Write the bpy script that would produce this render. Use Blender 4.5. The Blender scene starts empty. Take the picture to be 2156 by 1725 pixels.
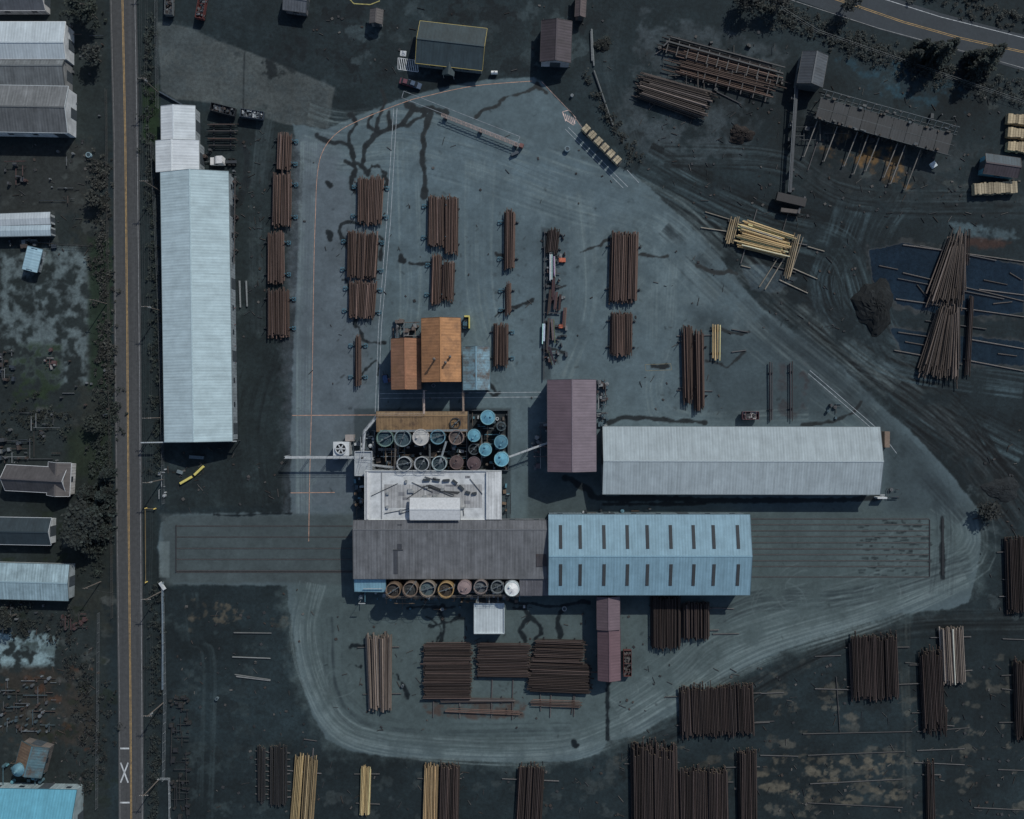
import bpy, math, random
import numpy as np
from mathutils import Vector
random.seed(7); rng=np.random.default_rng(7)
S=0.15; H=233.6; CX,CY=1078.0,862.5
KL=0.75; DS=0.26
R=random.random
def U(a,b): return random.uniform(a,b)
def W(px,py,h=0.0):
    k=S*(H-h)/H
    return ((px-CX)*k,(CY-py)*k)
def lin(c):
    c=c/255.0
    return c/12.92 if c<=0.04045 else ((c+0.055)/1.055)**2.4
def C(r,g,b,k=None,ds=None):
    k=k or KL; ds=DS if ds is None else ds
    v=[lin(x)/k for x in (r,g,b)]; l=.25*v[0]+.6*v[1]+.15*v[2]
    return tuple(min(0.8,x*(1-ds)+l*ds) for x in v)
def jc(c,a=0.15):
    f=1+U(-a,a)
    return tuple(x*f for x in c)

# ---------------------------------------------------------------- materials
def nmat(name):
    m=bpy.data.materials.new(name); m.use_nodes=True
    nt=m.node_tree; b=nt.nodes['Principled BSDF']
    return m,nt,b
def N(nt,t,**kw):
    n=nt.nodes.new(t)
    for k,v in kw.items(): setattr(n,k,v)
    return n
def math_(nt,op,a,b=None,c=None):
    n=N(nt,'ShaderNodeMath',operation=op)
    for i,x in enumerate((a,b,c)):
        if x is None: continue
        if isinstance(x,(int,float)): n.inputs[i].default_value=x
        else: nt.links.new(x,n.inputs[i])
    return n.outputs[0]
def noise(nt,vec,scale,detail=4,rough=0.6,mp=None):
    n=N(nt,'ShaderNodeTexNoise'); n.inputs['Scale'].default_value=scale
    n.inputs['Detail'].default_value=detail; n.inputs['Roughness'].default_value=rough
    if mp:
        m=N(nt,'ShaderNodeMapping'); m.inputs['Scale'].default_value=mp
        nt.links.new(vec,m.inputs['Vector']); vec=m.outputs[0]
    nt.links.new(vec,n.inputs['Vector'])
    return n.outputs['Fac']
def remap(nt,x,a,b,c,d):
    n=N(nt,'ShaderNodeMapRange'); nt.links.new(x,n.inputs[0])
    for i,v in enumerate((a,b,c,d)): n.inputs[i+1].default_value=v
    return n.outputs[0]
def attr(nt):
    return N(nt,'ShaderNodeAttribute',attribute_name='Col')
def scalecol(nt,col,f):
    n=N(nt,'ShaderNodeVectorMath',operation='SCALE')
    nt.links.new(col,n.inputs[0]); nt.links.new(f,n.inputs['Scale'])
    return n.outputs[0]
def bump(nt,b,h,st,dist=0.1):
    n=N(nt,'ShaderNodeBump'); n.inputs['Strength'].default_value=st; n.inputs['Distance'].default_value=dist
    nt.links.new(h,n.inputs['Height']); nt.links.new(n.outputs[0],b.inputs['Normal'])
def objco(nt): return N(nt,'ShaderNodeTexCoord').outputs['Object']

def mk_ground(name,st=1.0,mp=None):
    m,nt,b=nmat(name); a=attr(nt); co=objco(nt)
    n1=noise(nt,co,0.9,6,0.75); n2=noise(nt,co,0.12 if not mp else 0.6,5,0.6,mp)
    f=math_(nt,'MULTIPLY',remap(nt,n1,0.25,0.75,1-0.48*st,1+0.48*st),remap(nt,n2,0.3,0.7,1-0.25*st,1+0.25*st))
    nt.links.new(scalecol(nt,a.outputs['Color'],f),b.inputs['Base Color'])
    nt.links.new(remap(nt,a.outputs['Alpha'],0,1,0.92,0.12),b.inputs['Roughness'])
    b.inputs['Specular IOR Level'].default_value=0.35
    bump(nt,b,n1,0.35*st,0.15)
    return m
M_ground=mk_ground('gravel_dirt',1.0)
M_pave=mk_ground('worn_pavement',0.45)
M_road=mk_ground('road_asphalt',0.6,(1.2,0.02,1))
M_hwy=mk_ground('highway_asphalt',0.35)
def mk_simple(name,rough=0.6,metal=0.0,amp=0.2,scale=1.2,mp=None,bs=0.0):
    m,nt,b=nmat(name); a=attr(nt); co=objco(nt)
    n1=noise(nt,co,scale,5,0.65,mp)
    nt.links.new(scalecol(nt,a.outputs['Color'],remap(nt,n1,0.25,0.75,1-amp,1+amp)),b.inputs['Base Color'])
    b.inputs['Roughness'].default_value=rough; b.inputs['Metallic'].default_value=metal
    if bs: bump(nt,b,n1,bs,0.05)
    return m
M_paint=mk_simple('painted_surface',0.6,0,0.18,1.5)
M_line=mk_simple('worn_line_paint',0.8,0,0.6,0.8)
M_wood=mk_simple('log_wood',0.9,0,0.4,3.0,(0.15,2,2),0.3)
M_steel=mk_simple('steel',0.6,0.15,0.3,1.5)
M_conc=mk_simple('concrete',0.85,0,0.3,0.5,None,0.2)
M_rubber=mk_simple('rubber',0.9,0,0.2,3)
M_leaf=mk_simple('foliage',0.8,0,0.45,0.9)
M_glass=mk_simple('window_glass',0.12,0,0.1,1)
def mk_roof(name,pitch=0.9,rib=0.05,grime=0.15,rust=None,rustlo=0.55):
    m,nt,b=nmat(name); a=attr(nt); co=objco(nt)
    sp=N(nt,'ShaderNodeSeparateXYZ'); nt.links.new(co,sp.inputs[0])
    s=math_(nt,'SINE',math_(nt,'MULTIPLY',sp.outputs[0],2*math.pi/pitch))
    fl=math_(nt,'FLOOR',math_(nt,'DIVIDE',sp.outputs[0],pitch*1.5))
    wn=N(nt,'ShaderNodeTexWhiteNoise',noise_dimensions='1D'); nt.links.new(fl,wn.inputs['W'])
    f=math_(nt,'ADD',math_(nt,'MULTIPLY',s,rib),math_(nt,'MULTIPLY_ADD',wn.outputs[0],0.07,0.965))
    n1=noise(nt,co,0.25,7,0.7); n2=noise(nt,co,0.5,4,0.6,(3,0.15,1))
    f=math_(nt,'MULTIPLY',f,remap(nt,n1,0.3,0.7,1-grime,1+grime))
    f=math_(nt,'MULTIPLY',f,remap(nt,n2,0.3,0.7,1-grime*0.8,1+grime*0.8))
    c=scalecol(nt,a.outputs['Color'],f)
    if rust:
        mx=N(nt,'ShaderNodeMix',data_type='RGBA')
        n3=noise(nt,co,0.28,7,0.7)
        nt.links.new(remap(nt,n3,rustlo-0.08,rustlo+0.12,0,0.85),mx.inputs[0])
        nt.links.new(c,mx.inputs[6]); mx.inputs[7].default_value=(*rust,1); c=mx.outputs[2]
    nt.links.new(c,b.inputs['Base Color']); b.inputs['Roughness'].default_value=0.7
    bump(nt,b,s,0.2,0.05)
    return m
M_roof=mk_roof('corrugated_roof')
M_roofd=mk_roof('dirty_corrugated_roof',0.9,0.07,0.3)
M_kiln=mk_roof('weathered_kiln_roof',0.9,0.05,0.25,C(122,82,46),0.54)
M_rust=mk_roof('rusty_roof',0.9,0.06,0.25,C(70,52,44),0.54)
M_tealrust=mk_roof('rust_stained_roof',0.9,0.06,0.3,C(78,58,42),0.5)
M_shingle=mk_roof('shingle_roof',0.4,0.03,0.25)

# ---------------------------------------------------------------- mesh builder
class MB:
    def __init__(s): s.v=[];s.f=[];s.c=[];s.m=[];s.mats=[]
    def mi(s,m):
        if m not in s.mats: s.mats.append(m)
        return s.mats.index(m)
    def add(s,vs,fs,col,mat):
        o=len(s.v); s.v+=vs; k=s.mi(mat)
        for f in fs: s.f.append([o+i for i in f]); s.c.append(col); s.m.append(k)
    def box(s,cx,cy,cz,sx,sy,sz,ang=0,col=(.5,.5,.5),mat=None):
        ca,sa=math.cos(ang),math.sin(ang); vs=[]
        for z in (-.5,.5):
            for x,y in ((-.5,-.5),(.5,-.5),(.5,.5),(-.5,.5)):
                X,Y=x*sx,y*sy; vs.append((cx+X*ca-Y*sa,cy+X*sa+Y*ca,cz+z*sz))
        s.add(vs,[(3,2,1,0),(4,5,6,7),(0,1,5,4),(1,2,6,5),(2,3,7,6),(3,0,4,7)],col,mat or M_paint)
    def cyl(s,p0,p1,r0,r1=None,n=8,col=(.5,.5,.5),mat=None,caps=True):
        r1=r0 if r1 is None else r1
        p0=Vector(p0);p1=Vector(p1);d=(p1-p0)
        if d.length<1e-6: return
        d.normalize(); u=d.cross(Vector((0,0,1)) if abs(d.z)<0.9 else Vector((1,0,0))).normalized(); w=d.cross(u)
        vs=[]
        for p,r in ((p0,r0),(p1,r1)):
            for i in range(n):
                a=2*math.pi*i/n; vs.append(tuple(p+u*(r*math.cos(a))+w*(r*math.sin(a))))
        fs=[(i,(i+1)%n,n+(i+1)%n,n+i) for i in range(n)]
        if caps: fs+= [tuple(range(n-1,-1,-1)),tuple(range(n,2*n))]
        s.add(vs,fs,col,mat or M_paint)
    def beam(s,p0,p1,w,h,col,mat=None):
        p0=Vector(p0);p1=Vector(p1);d=(p1-p0).normalized()
        u=d.cross(Vector((0,0,1)) if abs(d.z)<0.95 else Vector((1,0,0))).normalized()*(w/2); t=u.cross(d).normalized()*(h/2)
        vs=[tuple(p+a*u+b*t) for p in (p0,p1) for a,b in ((-1,-1),(1,-1),(1,1),(-1,1))]
        s.add(vs,[(3,2,1,0),(4,5,6,7),(0,1,5,4),(1,2,6,5),(2,3,7,6),(3,0,4,7)],col,mat or M_paint)
    def prof(s,prof,y0,y1,col,mat=None):
        n=len(prof); vs=[(x,y0,z) for x,z in prof]+[(x,y1,z) for x,z in prof]
        s.add(vs,[tuple(range(n)),tuple(range(2*n-1,n-1,-1))]+[(i,n+i,n+(i+1)%n,(i+1)%n) for i in range(n)],col,mat or M_paint)
    def ring(s,cx,cy,z,ro,ri,hh,n,col,mat=None):
        vs=[]
        for r,zz in ((ro,z),(ro,z+hh),(ri,z+hh),(ri,z)):
            for i in range(n):
                a=2*math.pi*i/n; vs.append((cx+r*math.cos(a),cy+r*math.sin(a),zz))
        fs=[]
        for k in range(4):
            for i in range(n):
                j=(i+1)%n; k2=(k+1)%4; fs.append((k*n+i,k*n+j,k2*n+j,k2*n+i))
        s.add(vs,fs,col,mat or M_paint)
    def obj(s,name,parent=None,loc=None,rot=0,smooth=False):
        me=bpy.data.meshes.new(name); me.from_pydata(s.v,[],s.f)
        for m in s.mats: me.materials.append(m)
        me.polygons.foreach_set('material_index',s.m)
        at=me.color_attributes.new('Col','FLOAT_COLOR','CORNER')
        arr=np.repeat(np.array([(*c[:3],0.0) for c in s.c],dtype=np.float32),[len(f) for f in s.f],axis=0)
        at.data.foreach_set('color',arr.ravel())
        if smooth: me.polygons.foreach_set('use_smooth',[True]*len(s.f))
        me.update()
        o=bpy.data.objects.new(name,me); bpy.context.scene.collection.objects.link(o)
        if loc: o.location=loc
        o.rotation_euler[2]=rot
        if parent: o.parent=parent
        return o
def empty(name,loc,rot=0):
    e=bpy.data.objects.new(name,None); e.location=loc; e.rotation_euler[2]=rot; e.empty_display_size=1
    bpy.context.scene.collection.objects.link(e); return e

# ---------------------------------------------------------------- ground
def axis(a,b,step,far):
    inner=np.arange(a,b+step/2,step)
    out=[];d=step
    x=b
    while x<far: d*=1.6; x+=d; out.append(x)
    out=np.array(out); return np.concatenate([(a-(out-b))[::-1],inner,out])
xs=axis(-174,174,0.31,2500); ys=axis(-140,140,0.31,2500)
nx,ny=len(xs),len(ys)
GX,GY=np.meshgrid(xs,ys); gx=GX.ravel(); gy=GY.ravel()
PX=gx/S+CX; PY=CY-gy/S
tab=rng.random((256,256))
def vn(x,y,sc,seed):
    x=x/sc+seed*17.3; y=y/sc+seed*31.7
    xi=np.floor(x).astype(int); yi=np.floor(y).astype(int); fx=x-xi; fy=y-yi
    fx=fx*fx*(3-2*fx); fy=fy*fy*(3-2*fy)
    g=lambda i,j: tab[i&255,j&255]
    return (g(xi,yi)*(1-fx)+g(xi+1,yi)*fx)*(1-fy)+(g(xi,yi+1)*(1-fx)+g(xi+1,yi+1)*fx)*fy
def fbm(x,y,sc,seed,o=5):
    t=0;a=0.5;n=0
    for i in range(o): t=t+a*vn(x,y,sc,seed+i); n+=a; a*=0.55; sc/=2.05
    return t/n
F1=fbm(PX,PY,160,1); F2=fbm(PX,PY,45,9); F3=fbm(PX,PY,14,21,4)
def L3(r,g,b): return np.array(C(r*.97,g*1.005,b*.965,0.73,0.0))
col=np.empty((len(gx),3)); wet=np.zeros(len(gx))
base=L3(30,40,46)
col[:]=base
col*= (0.4+1.0*F1)[:,None]
def mixc(idx,c,a):
    col[idx]=col[idx]*(1-a[:,None])+np.asarray(c)[None,:]*a[:,None]
pxs=xs/S+CX; pys=CY-ys/S
def sub(x0,y0,x1,y1):
    i0,i1=np.searchsorted(pxs,x0),np.searchsorted(pxs,x1)
    j=np.nonzero((pys>y0)&(pys<y1))[0]
    if i1<=i0 or len(j)==0: return np.zeros(0,int)
    return (j[:,None]*nx+np.arange(i0,i1)[None,:]).ravel()
def segd(x,y,pts,closed):
    d=np.full(len(x),1e9); n=len(pts)
    for i in range(n if closed else n-1):
        ax,ay=pts[i]; bx,by=pts[(i+1)%n]; dx,dy=bx-ax,by-ay; q=dx*dx+dy*dy+1e-9
        t=np.clip(((x-ax)*dx+(y-ay)*dy)/q,0,1)
        d=np.minimum(d,(x-ax-t*dx)**2+(y-ay-t*dy)**2)
    return np.sqrt(d)
def inside(x,y,pts):
    c=np.zeros(len(x),bool); n=len(pts)
    for i in range(n):
        ax,ay=pts[i]; bx,by=pts[(i+1)%n]
        if ay==by: continue
        c^=((ay>y)!=(by>y))&(x<(bx-ax)*(y-ay)/(by-ay)+ax)
    return c
def smooth(pts,n=6,closed=False):
    out=[];m=len(pts)
    for i in range(m if closed else m-1):
        g=lambda k: pts[k%m] if closed else pts[max(0,min(m-1,k))]
        p0,p1,p2,p3=g(i-1),g(i),g(i+1),g(i+2)
        for k in range(n):
            t=k/n
            out.append(tuple(0.5*((2*p1[j])+(-p0[j]+p2[j])*t+(2*p0[j]-5*p1[j]+4*p2[j]-p3[j])*t*t+(-p0[j]+3*p1[j]-3*p2[j]+p3[j])*t**3) for j in (0,1)))
    if not closed: out.append(tuple(pts[-1]))
    return out
def region(pts,c,soft=4,nz=8,alpha=1.0,w=None,tex=0.0):
    xs_=[p[0] for p in pts]; ys_=[p[1] for p in pts]; m=nz+soft+4
    idx=sub(min(xs_)-m,min(ys_)-m,max(xs_)+m,max(ys_)+m)
    x=PX[idx];y=PY[idx]
    d=segd(x,y,pts,True); d=np.where(inside(x,y,pts),d,-d)+(F3[idx]-0.5)*2*nz
    a=np.clip(d/soft+0.5,0,1)*alpha
    if tex: a=a*np.clip((F2[idx]-0.5)*tex+0.6+(F3[idx]-0.5)*tex,0,1)
    mixc(idx,c,a)
    if w is not None: wet[idx]=wet[idx]*(1-a)+w*a
    return idx,a
def stroke(pts,wd,c,alpha=1.0,nz=1.5,w=None,sm=True,soft=2.0,patch=0):
    if sm: pts=smooth(pts,5)
    xs_=[p[0] for p in pts]; ys_=[p[1] for p in pts]; m=wd+nz+4
    idx=sub(min(xs_)-m,min(ys_)-m,max(xs_)+m,max(ys_)+m)
    if len(idx)==0: return
    d=segd(PX[idx],PY[idx],pts,False)-wd/2+(F3[idx]-0.5)*2*nz
    a=np.clip(0.5-d/soft,0,1)*alpha
    if patch: a=a*np.clip((F2[idx]-0.45)*patch+0.5,0,1)
    mixc(idx,c,a)
    if w is not None: wet[idx]=wet[idx]*(1-a)+w*a
def rect(x0,y0,x1,y1): return [(x0,y0),(x1,y0),(x1,y1),(x0,y1)]
def blob(cx,cy,rx,ry,n=14):
    return [(cx+rx*math.cos(2*math.pi*i/n)*U(.7,1.25),cy+ry*math.sin(2*math.pi*i/n)*U(.7,1.25)) for i in range(n)]
region(rect(-60,-60,228,1800),L3(35,41,43),20,10,0.8)
region(rect(150,290,236,1330),L3(40,42,40),14,10,0.8,tex=3)
region([(0,545),(60,525),(180,530),(188,700),(185,800),(120,810),(40,790),(8,700)],L3(86,95,102),18,16,0.9,tex=3.5)
region(rect(30,725,128,858),L3(32,44,30),12,8,0.9,tex=4)
region(rect(188,500,236,820),L3(30,42,33),10,8,0.9)
region(rect(140,905,236,1010),L3(28,38,26),16,8,0.7)
region(rect(60,1000,236,1240),L3(26,32,32),16,12,0.7)
region(rect(0,1335,118,1402),L3(112,128,138),10,16,0.95,tex=5)
region(rect(0,1405,200,1570),L3(48,43,40),14,14,0.8,tex=3)
region(rect(0,300,190,450),L3(42,43,44),14,10,0.7)
region(rect(286,-20,332,1760),L3(30,38,41),8,5,0.8)
region(rect(300,180,335,300),L3(30,46,26),8,6,0.8)
region([(1350,20),(1500,60),(1660,110),(1640,190),(1560,330),(1440,370),(1345,340),(1290,270),(1330,130)],L3(54,61,68),14,10,0.9,tex=3)
region([(1700,230),(2156,330),(2156,440),(1900,430),(1640,400)],L3(44,49,54),18,12,0.7,tex=3)
region([(1760,120),(1900,130),(2060,200),(2030,240),(1850,200)],L3(34,58,72),10,14,0.7,tex=4)
for cx,cy,rx,ry in ((1745,325,22,22),(1800,335,26,18),(1880,350,26,36),(1838,330,16,25),(1900,385,24,14),(1775,300,14,18)):
    region(blob(cx,cy,rx*.9,ry),L3(112,82,48),8,14,0.65,tex=5)
region([(1430,400),(1560,380),(1800,420),(2156,440),(2156,900),(2100,1100),(1980,960),(1840,820),(1600,620),(1480,480)],L3(27,36,42),16,12,0.95)
region([(620,-20),(1300,-20),(1320,120),(1230,200),(1140,150),(860,170),(720,180),(520,100),(420,0)],L3(34,43,49),12,10,0.8,tex=3)
region([(410,230),(610,260),(628,330),(618,520),(612,720),(600,1060),(350,1075),(345,935),(500,930),(492,360)],L3(32,40,44),8,8,0.9)
region([(330,45),(395,58),(455,85),(520,108),(600,140),(705,185),(698,225),(690,272),(600,262),(520,235),(440,215),(370,210),(340,190)],L3(72,76,80),4,2,0.95)
region([(330,45),(395,58),(520,108),(705,185),(690,272),(440,215),(340,190)],L3(54,61,67),10,20,0.5,tex=6)
stroke([(515,110),(513,180),(512,262)],3,L3(30,35,40),0.8,1)
def patches(x0,y0,x1,y1,n,c,r0,r1,a,asp=1.5):
    for _ in range(n):
        r=U(r0,r1); region(blob(U(x0,x1),U(y0,y1),r*asp,r),c,3,r*0.9,a*U(.5,1.1),tex=6)
patches(1300,1400,2156,1725,60,L3(20,26,30),8,24,0.7)
patches(1600,1380,2150,1720,100,L3(72,70,68),4,12,0.75,1.9)
patches(1600,1590,1900,1700,40,L3(84,78,72),3,11,0.8,2.4)
patches(1300,1560,1700,1720,24,L3(62,60,58),4,12,0.7)
patches(400,1240,600,1330,12,L3(76,70,64),4,12,0.8,1.8)
patches(350,1300,640,1720,40,L3(46,55,60),6,20,0.6)
patches(350,1300,640,1720,30,L3(20,26,30),6,20,0.6)
patches(660,1610,1300,1725,40,L3(48,54,58),4,16,0.7)
patches(1980,950,2156,1300,24,L3(54,62,68),5,18,0.7)
patches(340,220,620,720,46,L3(52,60,64),4,14,0.6)
patches(340,220,620,1060,50,L3(20,26,30),6,18,0.6)
patches(500,10,1250,160,34,L3(20,26,31),10,30,0.75)
patches(740,10,1250,150,30,L3(56,66,73),6,18,0.6)
patches(350,940,600,1080,16,L3(44,53,58),6,16,0.5)
patches(1560,760,1700,900,10,L3(48,42,42),6,12,0.5)
patches(0,850,230,1700,50,L3(66,68,70),3,12,0.6)
patches(0,280,230,540,34,L3(60,63,65),3,12,0.6)
patches(0,850,230,1700,40,L3(24,32,24),6,16,0.7)
patches(0,1400,200,1600,14,L3(76,50,38),3,9,0.6)
patches(1300,60,1700,380,34,L3(26,32,36),6,20,0.75)
patches(1700,160,2156,430,40,L3(22,28,32),6,20,0.75)
patches(1700,160,2156,430,24,L3(60,64,66),4,12,0.6)
def fam(basepts,n,spread,c,a,w0=2,w1=4,jit=6,patch=3):
    for _ in range(n):
        o=U(-spread,spread); o2=U(-spread*0.4,spread*0.4)
        pts=[]
        for i,(x,y) in enumerate(basepts):
            j=min(i+1,len(basepts)-1);k=max(i-1,0)
            dx,dy=basepts[j][0]-basepts[k][0],basepts[j][1]-basepts[k][1]; l=math.hypot(dx,dy)
            t=o+o2*i/len(basepts)+U(-jit,jit)
            pts.append((x-dy/l*t,y+dx/l*t))
        stroke(pts,U(w0,w1),c,a*U(.4,1),1.0,None,True,2,patch)
mudA=[(1350,350),(1480,420),(1620,480),(1760,520),(1800,600),(1830,720),(1930,840),(2150,960)]
fam(mudA,34,45,L3(70,84,93),0.6); fam(mudA,36,55,L3(13,18,22),0.85,2,5)
mudB=[(1560,560),(1700,660),(1850,760),(2000,880),(2100,1040)]
fam(mudB,36,38,L3(64,70,75),0.55); fam(mudB,38,45,L3(13,17,21),0.9,2,5)
mudC=[(1700,780),(1850,830),(1960,900),(2060,980),(2156,1100)]
fam(mudC,30,45,L3(14,18,22),0.85,2,5); fam(mudC,16,45,L3(56,62,68),0.5)
fam([(1800,430),(1770,520),(1740,600),(1780,680),(1900,760),(2156,800)],26,35,L3(66,80,90),0.55)
fam([(1900,420),(1850,500),(1840,600),(1870,700),(1960,770)],16,25,L3(54,66,74),0.5)
fam([(1400,330),(1640,340),(1800,420),(2156,430)],22,28,L3(56,66,73),0.5); fam([(1400,330),(1640,340),(1800,420),(2156,430)],18,28,L3(15,20,24),0.75)
fam([(1480,440),(1700,560),(1740,700)],24,60,L3(14,19,23),0.75)
fam([(2156,1310),(1900,1320),(1700,1390),(1450,1530),(1300,1590)],28,22,L3(16,22,26),0.8,2,5); fam([(2156,1310),(1900,1320),(1700,1390),(1450,1530),(1300,1590)],14,24,L3(50,57,62),0.5)
fam([(400,1250),(410,1350),(440,1400),(430,1725)],14,18,L3(50,60,66),0.4); fam([(560,730),(520,900),(540,1060)],16,40,L3(20,26,30),0.6)
fam([(1300,20),(1290,150),(1330,300)],14,16,L3(52,60,66),0.4); fam([(560,240),(540,420),(545,700)],20,18,L3(54,62,68),0.4)
fam([(1900,1300),(1910,1500),(1915,1725)],12,14,L3(56,60,62),0.5)
# ponds with muddy shoreline
for pts,c,w_ in (([(1830,525),(1900,512),(2010,530),(2156,560),(2156,660),(2000,668),(1890,640),(1835,590)],L3(23,36,50),0.98),([(1870,690),(1960,700),(2156,720),(2156,770),(2040,765),(1900,740)],L3(25,37,49),0.95)):
    cx_=sum(p[0] for p in pts)/len(pts); cy_=sum(p[1] for p in pts)/len(pts)
    region([(cx_+(x-cx_)*1.05,cy_+(y-cy_)*1.14) for x,y in pts],L3(50,52,56),5,9,0.6,0.3,tex=3)
    region(pts,c,3,5,0.98,w_)
region([(1560,560),(1600,555),(1680,585),(1640,620),(1580,610)],L3(38,54,66),5,6,0.8,0.7)
region([(2000,470),(2120,480),(2156,500),(2100,505),(2010,495)],L3(54,74,86),6,10,0.7,0.6,tex=4)
region(blob(2070,512,50,12),L3(60,40,35),8,10,0.7)
# paved yard
pave=[(1125,163),(1060,166),(1000,171),(930,184),(850,208),(770,236),(690,272),(655,268),(617,262),(622,300),(636,338),(638,400),(632,480),(622,640),(617,760),(613,900),(611,1080),(365,1083),(340,1100),(333,1150),(340,1215),(366,1230),(604,1234),(608,1280),(618,1340),(633,1430),(655,1500),(685,1556),(740,1583),(800,1592),(900,1598),(1100,1606),(1200,1603),(1262,1588),(1280,1560),(1300,1558),(1350,1545),(1420,1500),(1500,1440),(1600,1390),(1750,1332),(1900,1292),(2000,1282),(2040,1268),(2052,1225),(2066,1150),(2058,1072),(2000,995),(1930,920),(1850,850),(1770,770),(1680,705),(1600,645),(1560,600),(1500,522),(1430,452),(1345,375),(1300,348),(1220,262),(1140,172)]
pidx,pa=region(pave,L3(80,92,102),3,3.2,1.0)
pmask=np.zeros(len(gx)); pmask[pidx]=pa
region([(1100,1000),(1260,1050),(2000,1050),(2070,1150),(2052,1240),(1900,1290),(1600,1390),(1400,1510),(1280,1570),(1100,1606),(700,1570),(640,1450),(608,1280),(608,1200),(1100,1200)],L3(71,81,86),60,20,0.95)
region([(617,300),(700,290),(790,500),(780,1080),(612,1085)],L3(85,89,100),50,20,0.6)
region([(840,240),(1300,350),(1330,480),(1100,640),(860,660),(810,500)],L3(84,97,109),60,30,0.6)
region(rect(340,1083,745,1230),L3(64,71,76),10,6,0.9)
region([(1450,640),(1690,700),(1850,850),(1980,1000),(2060,1090),(1860,1080),(1860,890),(1500,880)],L3(58,68,76),30,12,0.85)
region([(1480,500),(1600,640),(1700,705),(1850,850),(1770,850),(1600,720),(1480,610)],L3(47,55,62),14,14,0.75,tex=3)
region([(1110,430),(1450,470),(1520,560),(1600,700),(1300,660),(1190,520)],L3(94,104,112),60,30,0.4,tex=3)
col[pidx]*= (0.76+0.44*F1[pidx])[:,None]*(0.86+0.26*F2[pidx])[:,None]
LT=L3(114,124,131); DK=L3(42,50,57)
fam([(660,1230),(640,1330),(665,1440),(730,1540),(900,1575),(1150,1580),(1290,1540),(1420,1470),(1600,1370),(1850,1290),(2030,1210)],30,26,LT,0.4,1.5,3,4,3)
fam([(1300,1500),(1420,1420),(1500,1350),(1640,1300),(1850,1240),(2040,1160),(2020,1060)],26,44,LT,0.32,1.5,3,6,3)
fam([(640,280),(720,300),(840,290),(1000,330),(1200,400),(1380,460),(1500,560),(1640,690),(1850,860)],40,70,LT,0.28,1.5,4,8,3)
fam([(640,280),(720,300),(840,290),(1000,330),(1200,400),(1380,460),(1500,560),(1640,690),(1850,860)],24,70,DK,0.28,1.5,4,8,3)
fam([(650,300),(645,500),(638,800),(640,1080)],18,16,LT,0.35,1.5,3,3,2)
fam([(850,300),(860,600),(850,700)],14,30,LT,0.25,2,4,5,3)
fam([(1010,340),(1010,640),(1090,860)],16,30,LT,0.22,2,4,5,3)
fam([(1220,400),(1230,640),(1180,790)],14,30,LT,0.22,2,4,5,3)
fam([(1400,520),(1390,700),(1400,880),(1700,890)],18,34,LT,0.28,2,4,6,3)
fam([(1500,1300),(1600,1260),(1800,1250),(2040,1180)],24,28,DK,0.4,2,4,6,3)
fam([(700,1300),(760,1520),(1200,1540)],16,30,DK,0.35,2,4,6,3)
fam([(1400,480),(1520,590),(1640,700),(1760,800),(1900,950),(2030,1090)],26,16,DK,0.6,2,4,5,3)
fam([(1900,920),(1960,1000),(1990,1100),(1980,1250)],16,30,DK,0.4,2,4,5,3)
for cx,cy,rr,k in ((695,1035,34,7),(1640,1275,34,6),(1370,1410,30,5),(1700,1240,40,4),(1320,1450,26,4),(1860,1250,34,5),(710,1430,30,4),(1920,1140,40,3)):
    for _ in range(k):
        r=rr*U(.55,1.5); a0=U(0,6.28); a1=a0+U(1,2.6)
        stroke([(cx+r*1.2*math.cos(a0+(a1-a0)*i/9)+U(-2,2),cy+r*math.sin(a0+(a1-a0)*i/9)+U(-1,1)) for i in range(10)],U(1.5,2.6),LT,U(.15,.35),0.8,None,True,1.5,4)
region(rect(335,1140,357,1216),L3(96,104,110),3,1,0.7)
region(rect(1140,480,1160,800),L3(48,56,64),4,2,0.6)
region(rect(745,860,1075,1100),L3(50,58,65),4,2,0.8)
region([(1110,995),(1270,995),(1270,1090),(1110,1090)],L3(56,64,70),8,4,0.6)  # cast shadow of process shed painted darker into the yard colour
WT=L3(18,25,30)
def trail(pts,wd=6,a=0.95):
    q=[(x+U(-3,3),y+U(-3,3)) for x,y in smooth(pts,3)]; q=smooth(q,3)
    n=len(q); c=max(1,n//5)
    for i in range(0,n-1,c): stroke(q[i:i+c+1],wd*U(.55,1.15)+2.5,WT,a,3.6,0.45,False)
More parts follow.
